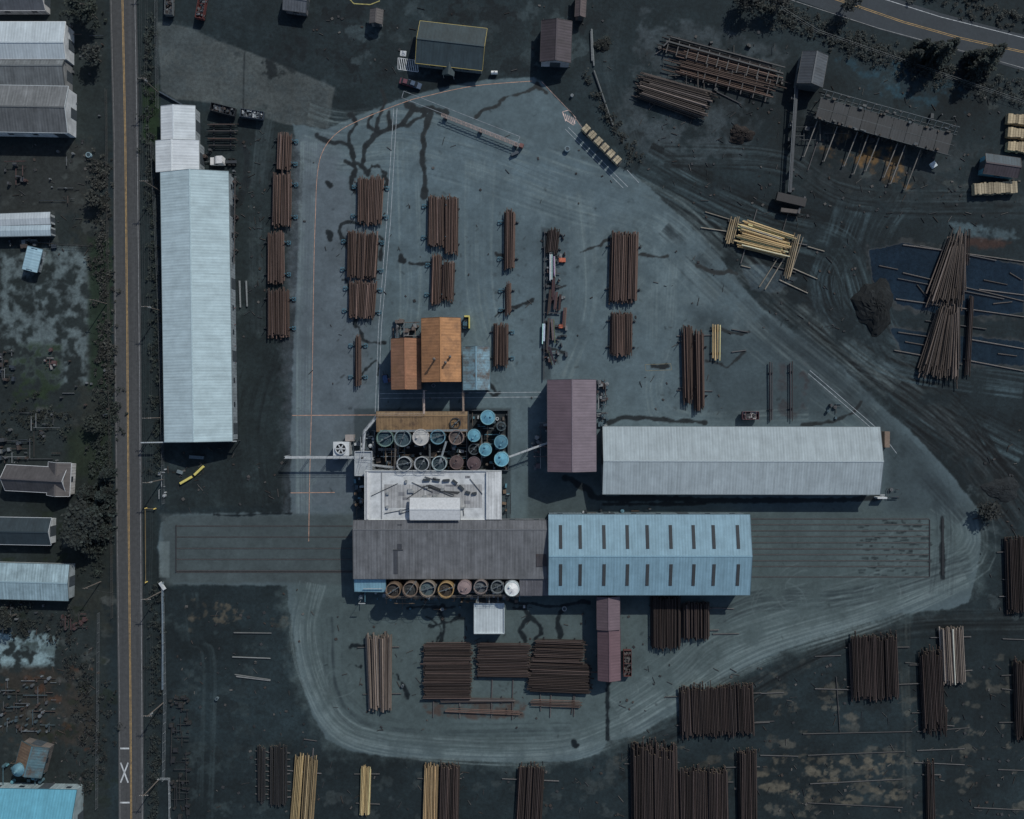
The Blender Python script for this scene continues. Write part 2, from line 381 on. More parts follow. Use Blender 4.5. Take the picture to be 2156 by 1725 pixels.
for p,w in (([(665,282),(690,300),(735,304),(742,335),(762,352),(776,368)],7),([(868,225),(845,262),(800,278),(772,305),(765,340),(770,366)],9),
 ([(905,242),(893,290),(892,340),(895,412)],14),([(800,190),(812,215),(797,240),(795,275)],6),([(738,240),(748,262),(735,285),(745,330)],7),
 ([(1003,248),(1012,236),(1045,225),(1060,208),(1100,196),(1130,180)],4),([(858,222),(890,232),(940,234)],13),([(1130,178),(1150,196)],7),([(820,235),(822,270),(860,262),(900,240)],7),
 ([(765,472),(728,470),(714,486),(725,510),(735,520)],6),([(738,376),(738,395),(750,405)],6),([(805,372),(818,385),(805,400)],6),([(800,500),(806,520),(800,548)],6),([(722,590),(735,600),(740,640)],5),
 ([(750,672),(752,690),(765,712),(790,722),(812,722)],5),([(760,790),(790,760),(795,790)],4),([(690,384),(694,388)],10),([(694,490),(695,505)],10),([(862,552),(890,556),(925,548)],6),([(845,540),(848,550)],10),
 ([(1040,665),(1062,655),(1100,640),(1120,632)],4),([(1045,535),(1062,540),(1080,548)],5),([(1280,505),(1250,520),(1220,532)],3),([(1345,535),(1375,541),(1405,540)],4),([(1470,560),(1500,570),(1550,575)],7),
 ([(1280,892),(1320,880),(1380,884),(1440,886),(1482,890)],10),([(1688,893),(1740,892),(1780,878),(1815,848)],5),([(1375,770),(1395,772),(1405,770)],6),([(1500,690),(1550,700),(1580,700)],5),([(1490,760),(1530,772),(1565,742)],4),
 ([(932,1275),(928,1300),(935,1330),(925,1355)],8),([(1105,1275),(1110,1300),(1095,1325),(1105,1350)],9),([(1186,1285),(1175,1310),(1180,1345)],10),([(905,1320),(935,1310),(975,1300)],5),([(1080,1280),(1110,1290),(1140,1330),(1125,1345)],5),([(900,1300),(930,1320),(920,1350)],4),
 ([(735,1362),(770,1360)],6),([(748,1400),(760,1405)],5),([(835,1420),(845,1440),(860,1470)],5),([(1210,1560),(1212,1570)],9),([(1190,1006),(1230,1028),(1290,1048),(1600,1052),(1850,1048)],10),([(1000,775),(1030,830),(1050,826)],5),
 ([(1984,1092),(1985,1215)],8),([(1270,1060),(1500,1060)],6),([(612,1082),(450,1084)],3),([(1280,1435),(1279,1555)],7),([(770,366),(790,350),(812,366)],6),([(785,240),(775,262),(800,278)],5),([(730,340),(746,352),(744,372)],6),
 ([(1070,1265),(1150,1275),(1240,1268)],5),([(860,1280),(960,1278)],5),([(1140,735),(1185,740)],4),([(1150,600),(1190,604)],4),([(1020,790),(1045,830)],5)): trail(p,w)
trail([(505,300),(520,340),(515,400),(500,430)],14,0.7)
for _ in range(90):
    x,y=U(1800,1960),U(1093,1213); stroke([(x,y),(x+U(-2,16),y+U(-1,1))],U(2,5),WT,0.7,1.5)
for _ in range(320):
    x,y=U(630,1900),U(200,1560); stroke([(x,y),(x+U(-6,6),y+U(-6,6))],U(1,4),WT,U(.15,.6),1.6,None,False)
for cx,y0,y1 in ((590,280,710),(776,372,670),(750,700,815),(930,410,640),(1072,440,770),(1165,480,770),(1313,487,750),(1462,686,866),(797,1337,1499),(941,1355,1500),(1060,1356,1450),(1180,1348,1480)):
    for _ in range(34): 
        x,y=cx+random.gauss(0,26),U(y0-8,y1+8); stroke([(x,y),(x+U(-7,7),y+U(-5,5))],U(1,4),L3(36,36,38),U(.2,.6),1.6,None,False)
region([(890,1478),(1000,1470),(1110,1475),(1100,1510),(960,1512),(900,1500)],L3(66,50,46),6,8,0.8,tex=3)
region(rect(1640,770,1700,880),L3(52,44,48),10,8,0.6,tex=4)
col*= (0.82+0.36*F3)[:,None]
def sheet(name,keep,z,mat):
    ii=np.arange(nx*ny).reshape(ny,nx); q=np.stack([ii[:-1,:-1],ii[:-1,1:],ii[1:,1:],ii[1:,:-1]],-1).reshape(-1,4)
    if keep is None: vid=np.arange(nx*ny)
    else:
        q=q[keep[q].min(1)>0.5]; vid,q=np.unique(q,return_inverse=True); q=q.reshape(-1,4)
    me=bpy.data.meshes.new(name); nv,nf=len(vid),len(q)
    me.vertices.add(nv); me.loops.add(nf*4); me.polygons.add(nf)
    zz=np.full(nv,z)
    me.vertices.foreach_set('co',np.stack([gx[vid],gy[vid],zz],1).astype(np.float32).ravel())
    me.loops.foreach_set('vertex_index',q.ravel().astype(np.int32))
    me.polygons.foreach_set('loop_start',np.arange(0,nf*4,4,dtype=np.int32))
    me.update(calc_edges=True)
    at=me.color_attributes.new('Col','FLOAT_COLOR','POINT')
    at.data.foreach_set('color',np.concatenate([col[vid],wet[vid][:,None]],1).astype(np.float32).ravel())
    me.materials.append(mat)
    o=bpy.data.objects.new(name,me); bpy.context.scene.collection.objects.link(o); return o
sheet('ground',None,0.0,M_ground)
sheet('paved_yard',pmask,0.02,M_pave)

# ---------------------------------------------------------------- roads & markings
def strip(mb,pts,wd,c,z,mat=None):
    P=[Vector((*W(*p),z)) for p in pts]
    for i in range(len(P)-1):
        a,b=P[i],P[i+1]; d=(b-a).normalized(); n=Vector((-d.y,d.x,0))*wd/2
        mb.add([tuple(a-n),tuple(b-n),tuple(b+n),tuple(a+n)],[(0,1,2,3)],c,mat or M_line)
def ribbon(name,left,right,z,c,mat):
    mb=MB(); L=[(*W(*p),z) for p in left]; Rr=[(*W(*p),z) for p in right]
    n=len(L); mb.add(L+Rr,[(i,n+i,n+i+1,i+1) for i in range(n-1)],c,mat)
    return mb.obj(name)
ribbon('road',[(229,-400),(231,0),(238,300),(240,700),(244,1100),(249,1500),(252,2200)],[(285,-400),(288,0),(293,300),(297,700),(300,1100),(302,1500),(305,2200)],0.03,C(66,68,70),M_road)
ribbon('highway',[(1300,-125),(1640,-12),(1700,8),(1850,62),(2050,118),(2156,150),(2600,262)],[(1500,-170),(1745,-55),(1850,-14),(1980,28),(2156,74),(2600,165)],0.03,C(54,62,69),M_hwy)
mk=MB()
YL=C(170,132,56); WH=C(170,176,180); OR=C(176,128,100); WD=C(140,150,158); WE=C(128,130,132)
cl=[(256,-400),(258,0),(264,300),(268,700),(271,1100),(275,1500),(279,2200)]
strip(mk,[(x-1.2,y) for x,y in cl],0.16,YL,0.045); strip(mk,[(x+1.3,y) for x,y in cl],0.16,YL,0.045)
strip(mk,[(281,-400),(284,0),(289,300),(293,700),(296,1100),(299,1500),(301,2200)],0.15,WE,0.045)
strip(mk,[(231,-400),(234,0),(241,300),(243,700),(247,1100),(252,1500),(255,2200)],0.13,C(110,110,110),0.045)
strip(mk,[(252,1576),(272,1576)],0.5,WH,0.045); strip(mk,[(252,1690),(273,1690)],0.5,WH,0.045)
strip(mk,[(254,1606),(270,1648)],0.45,WH,0.045); strip(mk,[(270,1606),(254,1648)],0.45,WH,0.050)
strip(mk,[(1310,-115),(1650,-5),(1708,14),(1850,60),(2050,114),(2156,144),(2600,256)],0.16,WE,0.045)
strip(mk,[(1500,-155),(1745,-42),(1850,-5),(1980,36),(2156,80),(2600,170)],0.18,WH,0.045)
for o in (-1.5,1.8): strip(mk,[(1400,-140+o),(1700,-20+o),(1790,8+o),(1900,46+o),(2020,80+o),(2156,110+o),(2600,210+o)],0.15,YL,0.045)
mk.obj('road_markings')
mk=MB()
oc=smooth([(1120,171),(1000,181),(900,202),(850,216),(760,252),(710,280),(680,318),(668,370),(664,460),(661,560),(658,760),(655,900),(652,1010),(650,1140)],5)
strip(mk,oc,0.17,OR,0.035)
for p in ([(615,875),(795,874)],[(612,1038),(705,1037)]): strip(mk,p,0.2,OR,0.035)
strip(mk,[(836,228),(822,470),(803,690),(796,868)],0.16,WD,0.035); strip(mk,[(829,228),(814,470),(797,690),(790,868)],0.16,WD,0.035)
strip(mk,[(800,829),(1140,826)],0.16,WD,0.035); strip(mk,[(800,839),(1140,836)],0.16,WD,0.035)
strip(mk,[(1190,272),(1312,396)],0.16,WD,0.035); strip(mk,[(1196,268),(1322,394)],0.16,WD,0.035)
strip(mk,[(1320,358),(1345,385)],0.16,WD,0.035)
strip(mk,[(1705,780),(1800,862),(1850,905),(1888,955)],0.16,WD,0.035); strip(mk,[(1702,787),(1794,866),(1842,908)],0.16,WD,0.035)
strip(mk,[(1140,172),(1205,240),(1225,268)],0.16,C(150,120,110),0.035)
hx=[(1184,236),(1198,232),(1212,248),(1208,264),(1190,252),(1184,236)]; strip(mk,hx,0.18,C(200,170,160),0.035)
for i in range(6): strip(mk,[(1186+i*4,238+i*2),(1191+i*4,256+i*1)],0.18,C(200,170,160),0.037)
strip(mk,[(1358,768),(1412,766),(1414,779),(1360,781),(1358,768)],0.12,C(120,110,70),0.035)
strip(mk,[(850,192),(1095,288),(1090,300),(846,206),(850,192)],0.14,C(120,130,140),0.035)
for i in range(9): strip(mk,[(840+i*4.6,123+i*0.7),(844+i*4.6,146+i*0.7)],0.28,WH,0.035)
strip(mk,[(838,122),(880,128),(880,152),(838,146),(838,122)],0.2,WH,0.037)
strip(mk,[(736,-2),(745,8),(780,10),(800,2)],0.3,C(150,142,60),0.037)
mk.obj('yard_markings')
mk=MB()
x,y=W(849,113); mk.box(x,y,0.03,1.9,1.7,0.008,-0.1,WH,M_line)
B2=C(40,70,110)
mk.ring(x-0.05,y-0.25,0.036,0.42,0.3,0.006,14,B2); mk.box(x-0.1,y+0.25,0.041,0.14,0.6,0.006,0,B2); mk.box(x+0.15,y+0.1,0.043,0.45,0.12,0.006,0,B2); mk.box(x+0.38,y-0.2,0.041,0.12,0.5,0.006,0.3,B2)
mk.cyl((x-0.1,y+0.66,0.035),(x-0.1,y+0.66,0.045),0.13,None,10,B2)
mk.obj('accessible_parking_marking')

# ---------------------------------------------------------------- buildings
def building(name,rc,he,hr,ridge='h',ang=0,roof=(150,180,190),wall=(110,120,125),rmat=None,roof2=None,sky=None,off=0.0,oh=0.4,base=0,doors=True,fascia=None):
    x0,y0,x1,y1=rc; k=S*(H-he)/H
    cx,cy=W((x0+x1)/2,(y0+y1)/2,he); L,Wd=(x1-x0)*k,(y1-y0)*k; rot=math.radians(ang)
    if ridge=='v': L,Wd=Wd,L; rot+=math.pi/2
    e=empty(name,(cx,cy,base),rot); he-=base; hr-=base
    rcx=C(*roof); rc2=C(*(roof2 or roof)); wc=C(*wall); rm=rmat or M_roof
    yo=off*Wd
    w=MB(); l=L/2-oh; q=Wd/2-oh; zr=hr-0.15; ze=he-0.1
    vs=[]
    for xx in (-l,l): vs+=[(xx,-q,0),(xx,q,0),(xx,q,ze),(xx,yo,zr),(xx,-q,ze)]
    w.add(vs,[(0,4,3,2,1),(5,6,7,8,9),(0,5,9,4),(1,2,7,6)],wc,M_roofd)
    w.obj('walls',e)
    r=MB(); t=0.12; W2=Wd/2
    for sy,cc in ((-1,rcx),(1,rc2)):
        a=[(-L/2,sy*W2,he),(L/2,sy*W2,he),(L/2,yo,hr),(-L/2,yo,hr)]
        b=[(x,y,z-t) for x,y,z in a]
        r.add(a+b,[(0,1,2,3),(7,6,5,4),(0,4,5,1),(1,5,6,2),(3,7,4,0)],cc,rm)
    r.obj('roof',e)
    if hr>he+0.3:
        d=MB(); rcap=tuple(min(.8,v*1.08) for v in rcx)
        d.beam((-L/2,yo,hr+0.03),(L/2,yo,hr+0.03),0.45,0.08,rcap,M_paint); d.obj('ridge_cap',e)
    d=MB(); fc=C(*(fascia or [v*0.7 for v in roof]))
    for sy in (-1,1): d.box(0,sy*(W2+0.07),he-0.1,L,0.14,0.16,0,fc)
    for sx in (-1,1):
        for sy in (-1,1): d.beam((sx*(L/2+0.05),sy*W2,he-0.05),(sx*(L/2+0.05),yo,hr-0.05),0.1,0.22,fc)
    d.obj('gutters',e)
    if doors:
        d=MB(); n=max(1,int(L/7)); dc=C(60,70,78)
        for i in range(n):
            xx=-L/2+(i+.5)*L/n
            for sy in (-1,1):
                if (i+ (sy>0))%3==0 and he>4: d.box(xx,sy*(q+0.03),1.7,3.4,0.1,3.4,0,jc(dc),M_steel)
                else: d.box(xx,sy*(q+0.03),min(he*0.55,2.2),1.6,0.1,1.0,0,C(40,50,60),M_glass)
        for sx in (-1,1): d.box(sx*(l+0.03),0,1.5,0.1,min(3.2,Wd*.4),3.0,0,dc,M_steel)
        d.obj('doors_and_windows',e)
    if sky:
        d=MB()
        for (u,y_a,y_b) in sky:
            za=hr-(hr-he)*abs(y_a)/W2+0.06; zb=hr-(hr-he)*abs(y_b)/W2+0.06
            d.beam((u,y_a,za),(u,y_b,zb),1.0,0.1,jc(C(62,66,68),.1),M_glass)
        d.obj('skylights',e)
    return e,L,Wd
def flat(name,rc,h,roof,wall,ang=0,par=0.4,base=0,rmat=None,parcol=None):
    x0,y0,x1,y1=rc; k=S*(H-h)/H; cx,cy=W((x0+x1)/2,(y0+y1)/2,h); L,Wd=(x1-x0)*k,(y1-y0)*k
    e=empty(name,(cx,cy,base),math.radians(ang)); h-=base
    w=MB(); w.box(0,0,(h-.1)/2,L-.2,Wd-.2,h-.1,0,C(*wall),M_roofd); w.obj('walls',e)
    r=MB(); r.box(0,0,h-0.04,L,Wd,0.12,0,C(*roof),rmat or M_conc); r.obj('roof',e)
    pc=C(*(parcol or roof))
    if par:
        p=MB()
        for s_ in (-1,1):
            p.box(0,s_*(Wd/2-.1),h+par/2+.02,L,0.25,par,0,pc); p.box(s_*(L/2-.1),0,h+par/2+.02,0.25,Wd-.5,par,0,pc)
        p.obj('parapet',e)
    d=MB(); d.box(0,-(Wd/2-.06),1.1,1.2,0.1,2.2,0,C(60,70,78)); d.box(L/2-.06,0,1.1,0.1,1.2,2.2,0,C(60,70,78))
    d.obj('doors',e)
    return e,L,Wd
building('long_warehouse',(342,362,485,930),5.5,8.0,'v',0.85,(150,176,184),(112,124,132),roof2=(156,180,188),off=0.02)
building('warehouse_annex',(328,296,419,362),5.0,6.0,'v',0.5,(186,194,200),(120,130,136),off=0.1,roof2=(184,192,196))
building('warehouse_annex',(339,223,411,297),4.6,5.6,'v',0.5,(182,192,198),(120,130,136),off=0.1,roof2=(188,195,200))
e,L,Wd=building('office_building',(879,52,1021,141),3.4,5.6,'h',-6.5,(42,62,70),(90,100,105),M_shingle,fascia=(170,150,50),roof2=(36,54,60))
p=MB(); 
p.prof([(-1.9,2.5),(1.9,2.5),(0,3.9)],-Wd/2-2.4,-Wd/2+2.5,C(46,64,70),M_shingle)
for sx in (-1.6,1.6): p.cyl((sx,-Wd/2-2.2,0),(sx,-Wd/2-2.2,2.5),0.1,None,8,C(140,140,140))
p.obj('porch',e)
building('brown_shed',(1139,44,1203,131),4.2,5.6,'v',-2,(58,50,60),(150,150,156),M_roofd,roof2=(50,42,50))
building('small_shed',(779,20,806,50),2.8,3.6,'v',-5,(80,76,76),(110,110,110),M_roofd)
building('small_shed',(598,-22,648,24),3,4,'h',-8,(84,90,98),(90,90,95),M_roofd)
building('small_shed',(1212,-20,1234,36),3,3.8,'v',-3,(78,66,68),(90,80,80),M_roofd)
e,L,Wd=building('drying_kiln',(888,670,970,804),10,12,'v',0.5,(168,112,52),(100,84,74),M_kiln,roof2=(152,100,50))
p=MB()
for x_,y_,hh in ((-3,1.8,3.2),(-4,-1.5,2.2),(-2.2,-2.8,1.2)):
    p.cyl((x_,y_,11),(x_,y_,11+hh),0.28,None,12,C(120,110,105),M_steel); p.cyl((x_,y_,11+hh),(x_,y_,11.4+hh),0.45,0.15,12,C(100,95,92),M_steel)
p.obj('roof_stacks',e)
building('kiln_wing',(824,713,886,820),7,9,'v',0.5,(146,94,58),(88,78,72),M_kiln,roof2=(134,90,60))
building('kiln_wing',(975,730,1031,821),6.5,7.6,'v',0.5,(98,140,158),(80,90,96),M_tealrust,roof2=(96,136,152))
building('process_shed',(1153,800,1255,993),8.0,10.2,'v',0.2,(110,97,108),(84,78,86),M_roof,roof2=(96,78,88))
building('long_shed',(1269,899,1853,1041),5.8,8.0,'h',-0.1,(148,163,169),(120,130,136),M_roof,roof2=(138,154,161))
e,L,Wd=building('retort_building',(744,1096,1156,1219),7.0,7.7,'h',0,(92,95,100),(84,90,96),M_roofd,off=0.35,roof2=(84,87,93))
p=MB()
def roofz(y): return 7.0+0.7*(0.5*Wd+y)/(0.85*Wd) if y<0.35*Wd else 7.7-0.7*(y-.35*Wd)/(.15*Wd)
for (xx,y0_,y1_,ww) in ((-L/2+14.2,8.2,0.3,1.4),(-L/2+13.0,-0.2,-7.4,1.3)):
    p.beam((xx,y0_*0.95,roofz(y0_*.95)+.05),(xx,y1_,roofz(y1_)+.06),ww,0.08,C(56,60,68),M_roofd)
p.box(-L/2+13.8,0.0,roofz(0)+.1,3,.25,.12,0,C(50,54,60))
p.box(L/2-2.4,-3,roofz(-3)+0.05,3.2,4.2,0.06,0.05,C(58,56,62),M_rust)
p.obj('roof_patches',e)
building('retort_lean_to',(1094,1218,1157,1254),5.6,6.6,'h',0,(92,92,99),(80,86,92),M_roofd,off=0.49)
building('retort_lean_to',(747,1218,813,1246),4.8,6.0,'h',-1,(104,160,182),(80,100,110),M_roof,off=0.49)
kk=S*(H-8)/H
sk=[]
for px in (1179,1220,1270,1319,1361,1410,1458,1500,1551):
    u=(px-1366.5)*kk; sk+=[(u,2.2,9.2),(u,-2.5,-9.3)]
building('blue_shed',(1155,1084,1579,1253),7.6,9.8,'h',0,(104,148,168),(90,110,122),M_roof,roof2=(106,147,166),sky=sk)
e,L,Wd=flat('treatment_plant',(768,991,1056,1096),6.5,(176,181,184),(120,128,134))
p=MB(); 
p.box(L/2-2.4,0,6.9,4.6,Wd-.8,0.7,0,C(182,186,188),M_roofd); p.box(-L/2+.9,0,6.8,0.5,Wd-.8,0.5,0,C(190,190,192)); p.box(-L/2+5.2,0,6.62,.3,Wd-1,.16,0,C(120,124,128))
p.box(0,-.2,6.535,L-12,7.2,.02,0,C(146,148,150),M_roofd)
for i in range(10):
    a=(U(-16,12),U(-6,6)); b=(a[0]+U(-9,12),a[1]+U(-5,5)); p.cyl((*a,6.75),(max(-19,min(19,b[0])),max(-7,min(7,b[1])),6.75),0.09,None,6,C(60,64,68),M_steel)
dp=[(-3,4.8),(0,5.0),(3,4.6),(6,4.8),(8,3.2),(10,1.2),(12,0.6),(14,0.9)]
for i in range(len(dp)-1):
    a,b=dp[i],dp[i+1]; p.beam((a[0],a[1],6.9),(a[0]+(b[0]-a[0])*.7,a[1]+(b[1]-a[1])*.7,6.9),0.75,0.5,C(54,62,68),M_steel)
p.add([(-4,2.6,6.56),(7.5,.3,6.56),(8.5,1.2,6.56),(4,1.4,6.56),(-1,3.4,6.56)],[(0,1,2,3,4)],C(50,54,58),M_conc)  # flat dark polygon painted on the roof as a shadow, not a duct
for _ in range(12): p.box(U(-17,14),U(-6,6),6.85,U(.5,1.4),U(.4,1.2),0.6,0,jc(C(130,135,138)),M_steel)
for i in range(8): p.box(U(-17,12),U(-6.5,6.5),6.56+i*.004,U(1.0,4),U(.4,1.6),0.02,0,jc(C(120,122,128),.2),M_roofd)
p.obj('roof_ducts_and_painted_shadow',e)
building('roof_penthouse',(863,1048,969,1095),8.2,8.8,'h',0,(186,190,193),(140,146,150),M_paint,roof2=(182,186,189),doors=False)
flat('control_room',(747,950,784,1002),5,(146,154,160),(120,126,130))
flat('pump_room',(998,1270,1062,1334),4.2,(165,178,184),(120,126,130),rmat=M_roof)
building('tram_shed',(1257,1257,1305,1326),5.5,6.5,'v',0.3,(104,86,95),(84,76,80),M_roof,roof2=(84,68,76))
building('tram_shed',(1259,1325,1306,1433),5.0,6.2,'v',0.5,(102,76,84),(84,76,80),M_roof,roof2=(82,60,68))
building('tank_farm_canopy',(793,867,984,909),5.2,5.9,'h',0,(132,102,62),(80,70,60),M_rust,off=0.3,roof2=(114,92,60),doors=False)
building('white_barn',(-70,46,138,124),5.2,6.3,'h',0,(160,174,182),(170,176,182),M_roof,off=-0.1,fascia=(200,205,208),roof2=(164,178,186))
building('gray_barn',(-70,124,136,182),4.8,6.0,'h',0,(92,98,101),(110,112,114),M_roofd,off=0.2)
building('gray_barn',(-70,180,143,278),5.2,7.0,'h',-1,(84,88,91),(170,176,182),M_roofd,fascia=(170,180,186),roof2=(98,102,105))
building('white_trailer_home',(-20,449,106,474),3,3.3,'h',2,(160,172,180),(130,138,142),M_roof)
building('white_trailer_home',(-20,475,107,497),3,3.3,'h',1,(144,166,178),(130,138,142),M_roof)
building('brown_house',(12,982,140,1036),3.5,6.0,'h',-3,(74,70,72),(150,150,150),M_shingle,fascia=(180,185,190),roof2=(64,62,65))
building('brown_house_wing',(100,974,148,1044),3.4,5.2,'v',-3,(80,76,76),(160,160,160),M_shingle,fascia=(180,185,190),roof2=(70,68,70))
building('dark_mobile_home',(-20,1090,108,1147),3.0,4.6,'h',-1,(36,52,60),(160,166,170),M_shingle,fascia=(170,176,182))
building('metal_barn',(-30,1187,145,1263),3.8,4.6,'h',-1.5,(116,146,158),(120,130,134),M_roofd,roof2=(124,152,162))
building('turquoise_shop',(-40,1662,160,1800),4.5,7.0,'h',-1,(54,152,178),(120,140,146),M_roof,roof2=(54,146,172),off=0.1)
building('corner_house',(-20,-30,95,22),3.2,5,'h',0,(88,92,98),(150,150,150),M_shingle,fascia=(180,180,180))
building('gray_shed',(1684,112,1738,180),4.5,6,'v',-10,(64,73,82),(70,78,84),M_roofd,roof2=(50,58,68))
building('yard_hut',(2072,328,2146,370),3.2,4.2,'h',-8,(62,54,62),(60,130,150),M_roofd,roof2=(48,68,80))

# ---------------------------------------------------------------- tanks
def tank(px,py,rp,h,top,rim,style='cone',wall=None):
    r=rp*S*(H-h)/H; x,y=W(px,py,h); e=empty('storage_tank',(x,y,0),U(0,6.28))
    b=MB(); wc=C(*(wall or [int(v*.8) for v in rim])); n=28
    b.cyl((0,0,0.1),(0,0,h-(0.9 if style=='open' else 0)),r,None,n,wc,M_steel,caps=False); b.ring(0,0,0,r+.25,0.1,0.14,n,C(80,84,88),M_conc)
    if style=='open': b.ring(0,0,h-0.95,r+.01,r-.12,0.95,n,wc,M_steel)
    for z in (h*.33,h*.66): b.ring(0,0,z,r+.05,r-.02,0.1,n,wc,M_steel)
    b.obj('shell',e)
    t=MB(); tc=C(*top); z=h-0.8 if style=='open' else h; ap=0.45
    vs=[((r-.13)*math.cos(2*math.pi*i/n),(r-.13)*math.sin(2*math.pi*i/n),z) for i in range(n)]+[(0,0,z+ap)]
    for i in range(n): t.add([vs[i],vs[(i+1)%n],vs[-1]],[(0,1,2)],jc(tc,.06),M_conc)
    t.obj('roof',e)
    t=MB(); rc_=C(*rim); t.ring(0,0,h-0.02,r+.1,r-.18,0.14,n,rc_,M_steel)
    t.cyl((r*.45,0,z+.1),(r*.45,0,z+.75),0.3,None,12,jc(rc_),M_steel); t.cyl((-r*.2,r*.3,z+.1),(-r*.2,r*.3,z+.9),0.1,None,8,C(110,114,118),M_steel)
    if style=='open':
        t.beam((-r,0.1,h+.16),(r,0.1,h+.16),0.24,0.12,C(90,100,106),M_steel); t.cyl((0,0,z+.2),(0,0,h+.6),0.28,None,10,C(80,90,96),M_steel)
        t.ring(0,0,h+1.0,r+.1,r+.04,0.06,n,rc_,M_steel)
        for i in range(10): 
            a=i*.628; t.cyl(((r+.07)*math.cos(a),(r+.07)*math.sin(a),h),((r+.07)*math.cos(a),(r+.07)*math.sin(a),h+1),0.03,None,5,rc_,M_steel)
    for s_ in (-.22,.22): t.beam((r+.2,s_,0),(r+.2,s_,h+.8),0.06,0.06,C(110,114,118),M_steel)
    for i in range(int(h/.4)): t.beam((r+.2,-.22,.3+i*.4),(r+.2,.22,.3+i*.4),0.04,0.04,C(110,114,118),M_steel)
    t.obj('rim_hatch_and_ladder',e)
TG=(44,74,86)
for a in ((811,923,17,7,TG,(96,130,122),'open'),(848,923,17,7,(50,76,88),(114,136,142),'open'),(886,921,17,7,(160,160,158),(180,176,172),'cone'),(922,920,15,7,(56,90,102),(84,138,158),'open'),
 (961,921,15,7,(94,84,82),(130,110,102),'open'),(959,891,11,6,(26,30,34),(60,60,60),'open'),(851,977,15,7,(38,52,60),(156,162,166),'open'),(888,977,15,7,(38,52,60),(156,162,166),'open'),(925,976,15,7,(48,70,80),(142,162,166),'open'),
 (961,974,14,6,(78,62,62),(100,80,78),'cone'),(998,976,14,6,(80,62,66),(94,78,82),'cone'),(1027,879,15,6,(62,136,162),(94,160,176),'cone'),(998,917,13,6,(64,140,164),(86,152,170),'cone'),(1055,931,14,6,(48,108,130),(78,136,154),'cone'),
 (1022,947,13,6,(62,136,160),(90,158,174),'cone'),(1056,967,15,6,(66,150,176),(104,172,188),'cone'),(998,946,11,5,(34,44,50),(64,74,80),'open'),(1055,898,9,4,(30,40,46),(60,80,88),'cone')): tank(*a)
for a in ((828,1243,15,9,(52,50,50),(118,96,74),'open'),(864,1241,15,9,(54,58,60),(124,104,88),'open'),(900,1240,16,9,(68,90,98),(138,124,108),'open'),(939,1242,16,9,(60,54,48),(166,132,72),'open'),
 (978,1237,14,9,(128,108,108),(140,118,116),'cone'),(1012,1236,14,9,(84,92,100),(126,114,110),'open'),(1047,1236,13,8,(60,70,76),(104,112,116),'open'),(1078,1240,15,9,(200,208,212),(190,205,214),'cone')): tank(*a)
def clutter(name,x0,y0,x1,y1,n,h,pal,seed=1,zmax=4,sz=(.4,1.6)):
    random.seed(seed); mb=MB()
    for _ in range(n):
        px,py=U(x0,x1),U(y0,y1); x,y=W(px,py); c=C(*random.choice(pal)); k=R()
        if k<.45:
            l=U(2,9); z=U(.3,zmax); d=(l,0) if R()<.5 else (0,l)
            xa,ya=W(min(x1,px+d[0]/S),min(y1,py+d[1]/S)); mb.cyl((x,y,z),(xa,ya,z),U(.06,.16),None,6,c,M_steel)
            mb.cyl((x,y,0),(x,y,z),0.06,None,5,c,M_steel)
        elif k<.8: hh=U(.5,h); mb.box(x,y,hh/2,U(*sz),U(*sz),hh,U(-.2,.2),c,M_steel)
        else: hh=U(.8,h); mb.cyl((x,y,0),(x,y,hh),U(.25,.6)*min(1,sz[1]),None,12,c,M_steel); mb.cyl((x,y,hh),(x,y,hh+.15),U(.1,.2),None,8,c,M_steel)
    return mb.obj(name)
def debris(name,x0,y0,x1,y1,n,seed,pal):
    # scattered off-cuts, bark slabs and timber scraps at random angles
    random.seed(seed); mb=MB()
    for _ in range(n):
        x,y=W(U(x0,x1),U(y0,y1)); c=jc(C(*random.choice(pal)),.3); a=U(0,6.28); l=U(.3,2.6)
        if R()<.6: mb.cyl((x,y,.12),(x+l*math.cos(a),y+l*math.sin(a),.12),U(.06,.12),None,6,c,M_wood)
        else: mb.box(x,y,.1,U(.3,.9),U(.3,.9),.2,a,c,M_wood)
    mb.obj(name)
PI=[(120,130,136),(60,84,96),(90,80,72),(150,156,160),(40,48,54),(110,90,70),(70,124,142)]
clutter('tank_farm_piping',794,906,984,992,150,3,PI,3,5)
clutter('tank_farm_piping',988,866,1068,988,50,2.2,PI,4,3)
clutter('pump_equipment',745,905,790,1000,40,2.5,[(170,176,180),(120,130,136),(60,74,84)],5,4)
clutter('tank_gallery_piping',752,1222,1095,1262,90,4,PI,6,6)
clutter('kiln_equipment',826,675,886,712,36,3,[(96,84,78),(80,80,84),(110,112,114),(60,86,98)],7,4)
clutter('shed_side_equipment',1257,800,1278,900,50,2,[(60,86,98),(90,96,100),(70,60,60),(120,126,130)],9,3)
clutter('shed_side_equipment',1122,890,1152,992,34,2,[(90,76,82),(80,90,96),(130,136,140)],10,3)
clutter('wall_equipment',840,1224,1120,1285,30,1.5,PI,12,1)
clutter('wall_equipment',748,1000,766,1090,20,2,PI,13,2); clutter('wall_equipment',1060,1000,1075,1085,10,2,PI,14,2); clutter('wall_equipment',1200,1070,1370,1083,14,1.5,PI,15,1)
